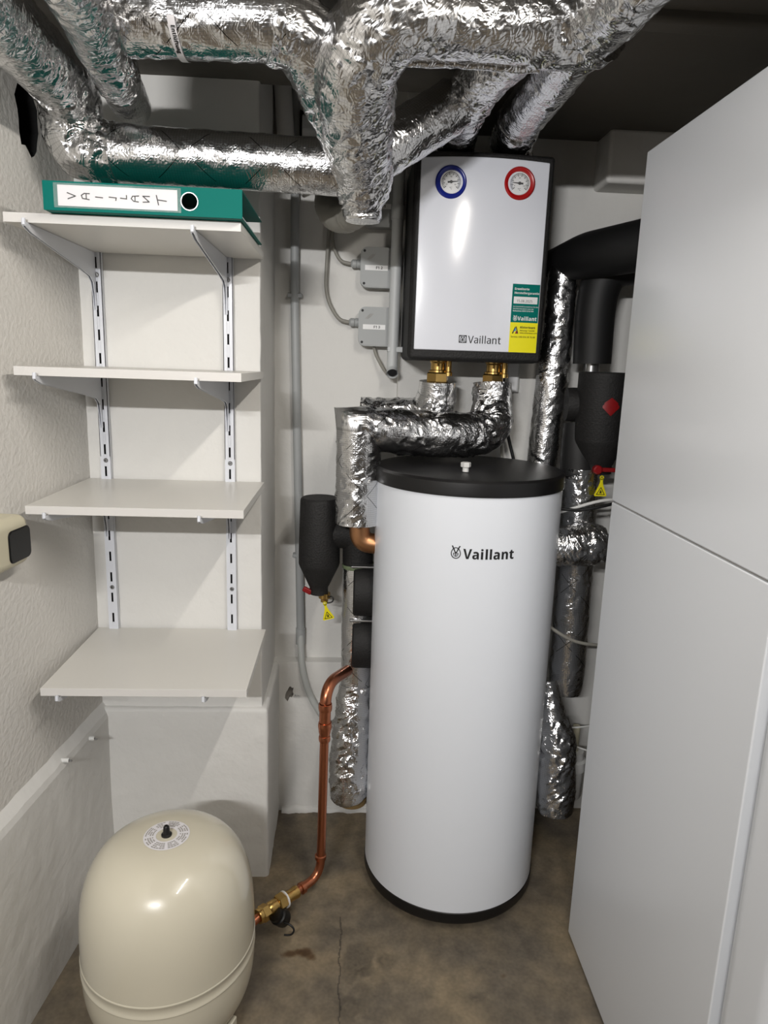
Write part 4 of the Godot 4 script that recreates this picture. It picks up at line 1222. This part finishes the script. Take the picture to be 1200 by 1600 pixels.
func electrics() -> void:
	# left conduit and its clear hose
	var o := thing("conduit", "long grey conduit pipe running down the wall left of the junction boxes", "conduit", V(-0.15, 0.6, 2.15))
	part("tube", tube([[-0.168, 2.26, 2.145, 0.0125], [-0.168, 1.70, 2.148, 0.0125], [-0.142, 0.628, 2.150, 0.0130]], 0.1, 0.02, 20), M.grey_plastic, o)
	part("coupling", lathe([Vector2(0.0128, 0), Vector2(0.0152, 0), Vector2(0.0152, 0.055), Vector2(0.0128, 0.055)], 24), M.grey_plastic, o, V(-0.1425, 0.60, 2.150))
	for y in [1.695, 0.90]:
		part("clip", rbox(Vector3(0.044, 0.012, 0.032), 0.003), M.grey_plastic, o, V(-0.167 + (1.70 - y) * 0.0243, y, 2.155))
	tag(part("hose", tube([[-0.1415, 0.65, 2.148, 0.0105], [-0.141, 0.60, 2.140, 0.0105], [-0.134, 0.52, 2.114, 0.0105], [-0.108, 0.43, 2.112, 0.0105], [-0.052, 0.34, 2.105, 0.0105], [0.03, 0.28, 2.10, 0.0105]], 0.10, 0.008, 20), M.clear_hose), "grey translucent hose curving out of the long conduit's lower end", "hose")
	# thick pipe in the upper corner
	tag(part("drain_pipe", tube([[-0.205, 2.30, 2.12, 0.024], [-0.19, 2.07, 2.13, 0.024], [-0.13, 1.985, 2.15, 0.024]], 0.05, 0.01, 24), M.plaster_smooth), "white painted pipe in the shadowed upper corner beside the pier", "pipe")
	var ib := thing("wall_socket", "white box set in the dark wall hole behind the downpipe", "wall box", V(-0.12, 2.09, 2.15))
	part("box", rbox(Vector3(0.085, 0.075, 0.06), 0.006), M.white_plastic, ib, V(-0.105, 2.135, 2.135))
	part("lid", rbox(Vector3(0.036, 0.036, 0.012), 0.003), M.pale_plastic, ib, V(-0.128, 2.148, 2.10))
	# short conduit and junction boxes
	var c := thing("conduit", "short grey conduit in front of the junction boxes, cut open at the bottom", "conduit", V(0.124, 1.46, 2.08))
	part("tube", tube([[0.126, 2.09, 2.085, 0.0165], [0.124, 1.50, 2.085, 0.0160]], 0.0, 0.02, 24), M.pale_plastic, c)
	part("collar", lathe([Vector2(0.0165, 1.905), Vector2(0.019, 1.905), Vector2(0.019, 1.94), Vector2(0.0165, 1.94)], 24), M.pale_plastic, c, V(0.126, 0, 2.085))
	var eb := MB.new()
	for k in 12:
		var a0 := PI * k / 12.0
		pass
	part("open_end", tube([[0.124, 1.515, 2.085, 0.0158], [0.124, 1.492, 2.085, 0.0158], [0.124, 1.478, 2.068, 0.0175]], 0.015, 0.003, 24, 0.0, false), M.pale_plastic, c)
	part("inner_hole", lathe([Vector2(0, 0), Vector2(0.013, 0)], 24), M.ink, c, V(0.124, 1.481, 2.0675), Basis(Vector3.RIGHT, PI - 0.9))
	part("clip", rbox(Vector3(0.05, 0.016, 0.04), 0.003), M.pale_plastic, c, V(0.133, 1.548, 2.092))
	var names := ["F1 2", "F1 3", "F1 1"]
	var labs := ["grey junction box labelled F1 2, the middle of three", "grey junction box labelled F1 3, the lowest of three", "grey junction box labelled F1 1, in shadow under the central downpipe"]
	for i in 3:
		var x: float = [0.078, 0.076, 0.082][i]
		var y: float = [1.778, 1.612, 1.945][i]
		var b := thing("junction_box", labs[i], "junction box", V(x, y - 0.055, 2.15), "grey junction boxes")
		part("base", slab(0.104, 0.106, 0.035, 0.020), M.grey_plastic, b, V(x, y, 2.152))
		part("cover", slab(0.108, 0.112, 0.030, 0.020), M.grey_plastic, b, V(x, y, 2.127))
		var lp := part("name_strip", rbox(Vector3(0.066, 0.014, 0.001), 0.0003, 1), M.label_white, b, V(x - 0.008, y - 0.001, 2.1115))
		part("print", text_mesh(names[i], 0.0075, true), M.ink, lp, V(x - 0.010, y - 0.001, 2.1108))
		for q in [Vector2(-0.043, 0.045), Vector2(-0.043, -0.045), Vector2(0.043, 0.045), Vector2(0.043, -0.045)]:
			part("screw", lathe([Vector2(0, 0.001), Vector2(0.0035, 0.001), Vector2(0.004, 0)], 14), M.ink, b, V(x + q.x, y + q.y, 2.1118), Basis(Vector3.RIGHT, PI / 2))
		var emb := MB.new()
		for k in 3:
			emb.stroke([Vector2(-0.034 + 0.004 * k, 0.022), Vector2(-0.020 + 0.004 * k, 0.036)], 0.0012, 0.0, 0.0012)
		part("moulded_mark", emb.mesh(), M.grey_cable, b, V(x, y, 2.1117))
		var gx := x - 0.054
		var gl := part("cable_gland", lathe([Vector2(0.008, 0), Vector2(0.0125, 0), Vector2(0.0125, 0.010), Vector2(0.0105, 0.012), Vector2(0.0125, 0.014), Vector2(0.0125, 0.024), Vector2(0.0075, 0.029)], 12, 20.0), M.grey_plastic, b, V(gx + 0.001, y + 0.012, 2.146), Basis(Vector3(0, 0, 1), PI / 2))
	tag(part("cable", tube([[-0.004, 1.790, 2.146, 0.0052], [-0.038, 1.795, 2.148, 0.0052], [-0.062, 1.85, 2.15, 0.0052], [-0.045, 2.05, 2.15, 0.0052]], 0.035, 0.006, 12), M.grey_cable), "short grey cable curving into the middle junction box", "cable")
	tag(part("cable", tube([[-0.006, 1.624, 2.146, 0.0056], [-0.04, 1.63, 2.148, 0.0056], [-0.078, 1.70, 2.15, 0.0056], [-0.072, 1.85, 2.15, 0.0056], [-0.055, 2.05, 2.15, 0.0056]], 0.05, 0.006, 12), M.grey_cable), "longer grey cable looping down into the lowest junction box", "cable")
	tag(part("cable", tube([[0.07, 1.562, 2.146, 0.0052], [0.075, 1.535, 2.14, 0.0052], [0.100, 1.49, 2.12, 0.0052], [0.118, 1.470, 2.09, 0.0052]], 0.02, 0.005, 12), M.grey_cable), "grey cable from the lowest junction box to the open conduit end", "cable")
	var tr := thing("cable_trunking", "white cable trunking on the wall under the module's right corner", "cable trunking", V(0.485, 1.40, 2.13))
	part("channel", rbox(Vector3(0.038, 0.30, 0.022), 0.002), M.white_plastic, tr, V(0.492, 1.585, 2.128))
	part("lid", rbox(Vector3(0.030, 0.30, 0.006), 0.002), M.label_white, tr, V(0.492, 1.587, 2.116))
	tag(part("cable", tube([[0.445, 1.53, 2.04, 0.005], [0.452, 1.45, 2.06, 0.005], [0.47, 1.34, 2.08, 0.005], [0.52, 1.18, 2.08, 0.005]], 0.06, 0.006, 10), M.black_rubber), "black cable hanging from the module's right corner behind the tank", "cable")
	tag(part("cable", tube([[0.453, 1.45, 2.07, 0.004], [0.462, 1.33, 2.09, 0.004], [0.47, 1.20, 2.09, 0.004]], 0.06, 0.006, 10), M.grey_cable), "thin grey cable beside the black one behind the tank", "cable")
	# cables between tank and cabinet
	tag(part("cable", tube([[0.57, 1.10, 1.90, 0.0045], [0.62, 1.128, 1.86, 0.0045], [0.70, 1.158, 1.85, 0.0045], [0.78, 1.160, 1.86, 0.0045]], 0.05, 0.006, 10), M.white_plastic), "pale cable arching across the dark foil pipe above its stub", "cable")
	tag(part("cable", tube([[0.57, 1.128, 1.875, 0.0045], [0.64, 1.125, 1.855, 0.0045], [0.70, 1.138, 1.85, 0.0045], [0.78, 1.155, 1.87, 0.0045]], 0.05, 0.006, 10), M.black_rubber), "black cable crossing the dark foil pipe under the pale cable", "cable")
	tag(part("cable", tube([[0.56, 0.80, 1.88, 0.005], [0.60, 0.775, 1.85, 0.005], [0.66, 0.742, 1.84, 0.005], [0.76, 0.725, 1.86, 0.005]], 0.05, 0.006, 10), M.grey_cable), "grey cable sagging across the lower dark foil pipe", "cable")
	for k in 2:
		tag(part("cable", tube([[0.64, 0.40 - 0.04 * k, 1.98, 0.003], [0.72, 0.43 - 0.06 * k, 1.92, 0.003], [0.79, 0.47 - 0.11 * k, 1.88, 0.003]], 0.05, 0.006, 8), M.white_plastic), ["thin white cable rising to the cabinet above the siphon", "thin white cable running down to the cabinet above the siphon"][k], "cable")
	var sp := thing("siphon", "white plastic siphon on the wall behind the low foil bend", "siphon", V(0.755, 0.14, 1.99))
	part("cup", lathe([Vector2(0, 0.15), Vector2(0.028, 0.15), Vector2(0.032, 0.156), Vector2(0.034, 0.25), Vector2(0.040, 0.254), Vector2(0.040, 0.285), Vector2(0.032, 0.29), Vector2(0.030, 0.315), Vector2(0, 0.315)], 32), M.white_plastic, sp, V(0.745, 0, 1.99))
	part("inlet", tube([[0.745, 0.31, 1.99, 0.012], [0.745, 0.40, 1.99, 0.012]], 0.0, 0.02, 18), M.cream_plastic, sp)
	part("outlet", tube([[0.745, 0.27, 1.99, 0.016], [0.745, 0.27, 2.14, 0.016]], 0.0, 0.02, 18), M.cream_plastic, sp)
	# switch on the left wall
	var sw := thing("light_switch", "cream surface-mounted switch with a black cover on the left wall", "switch", V(-0.70, 1.07, 1.35))
	var sb := Basis(Vector3.UP, deg_to_rad(-5.5))
	part("housing", rbox(Vector3(0.075, 0.104, 0.135), 0.02, 5), M.cream_plastic, sw, V(-0.6985, 1.128, 1.372), sb)
	part("black_cover", slab(0.076, 0.066, 0.010, 0.012), M.black_plastic, sw, V(-0.6615, 1.124, 1.393), sb * Basis(Vector3.UP, PI / 2))


func cabinet() -> void:
	var o := thing("boiler_cabinet", "tall white heating cabinet filling the right side", "cabinet", V(0.92, 0, 1.25))
	var x0 := 0.625
	var w := 0.6
	var dm := 1.261
	part("lower_panel", rbox(Vector3(w, 1.190, 0.648), 0.003, 2), M.cabinet_white, o, V(x0 + w / 2, 0.608, dm))
	part("upper_panel", rbox(Vector3(w, 0.760, 0.648), 0.003, 2), M.cabinet_white, o, V(x0 + w / 2, 1.5865, dm))
	part("seam_core", rbox(Vector3(w - 0.012, 1.94, 0.64), 0.0, 1), M.label_grey, o, V(x0 + w / 2, 0.985, dm))
	part("plinth", rbox(Vector3(w - 0.03, 0.02, 0.62), 0.0, 1), M.ink, o, V(x0 + w / 2, 0.01, dm))
	part("front_cover", rbox(Vector3(w + 0.006, 1.945, 0.15), 0.045, 8), M.cabinet_white, o, V(x0 + w / 2, 0.99, 0.858))


func _ready() -> void:
	# camera
	var cam := Camera3D.new()
	cam.name = "camera"
	add_child(cam)
	cam.transform = Transform3D(Basis(Vector3(0.99834, 0.03237, 0.04773), Vector3(-0.02181, 0.97807, -0.20714), Vector3(-0.05339, 0.20575, 0.97715)).orthonormalized(), Vector3(0, 1.5, 0))
	cam.fov = 72.8
	cam.near = 0.02
	cam.current = true
	var we := WorldEnvironment.new()
	we.name = "environment"
	var env := Environment.new()
	env.background_mode = Environment.BG_COLOR
	env.background_color = Color(0, 0, 0)
	env.tonemap_mode = Environment.TONE_MAPPER_LINEAR
	env.tonemap_exposure = 1.0
	env.sdfgi_enabled = true
	env.ssao_enabled = true
	env.ssil_enabled = true
	we.environment = env
	add_child(we)
	make_materials()
	tube_lamp("tube_lamp", "lit tube lamp under the ceiling behind the camera, set crosswise", V(-0.57, 2.02, -1.05), Vector3.RIGHT, V(0.10, -0.12, 1.0), 0.5, 4.4, Color(1.0, 0.995, 0.992))
	tube_lamp("tube_lamp", "lit tube lamp under the ceiling above the camera, set lengthwise", V(0.36, 2.085, 0.55), V(0, 0, 1), Vector3(-0.9, -0.9, 0), 1.0, 1.3, Color(1.0, 0.975, 0.94))

	room()
	cabinet()
	storage_tank()
	vessel()
	pump_module()
	shelves()
	binder()
	ducts()
	unions()
	copper()
	electrics()
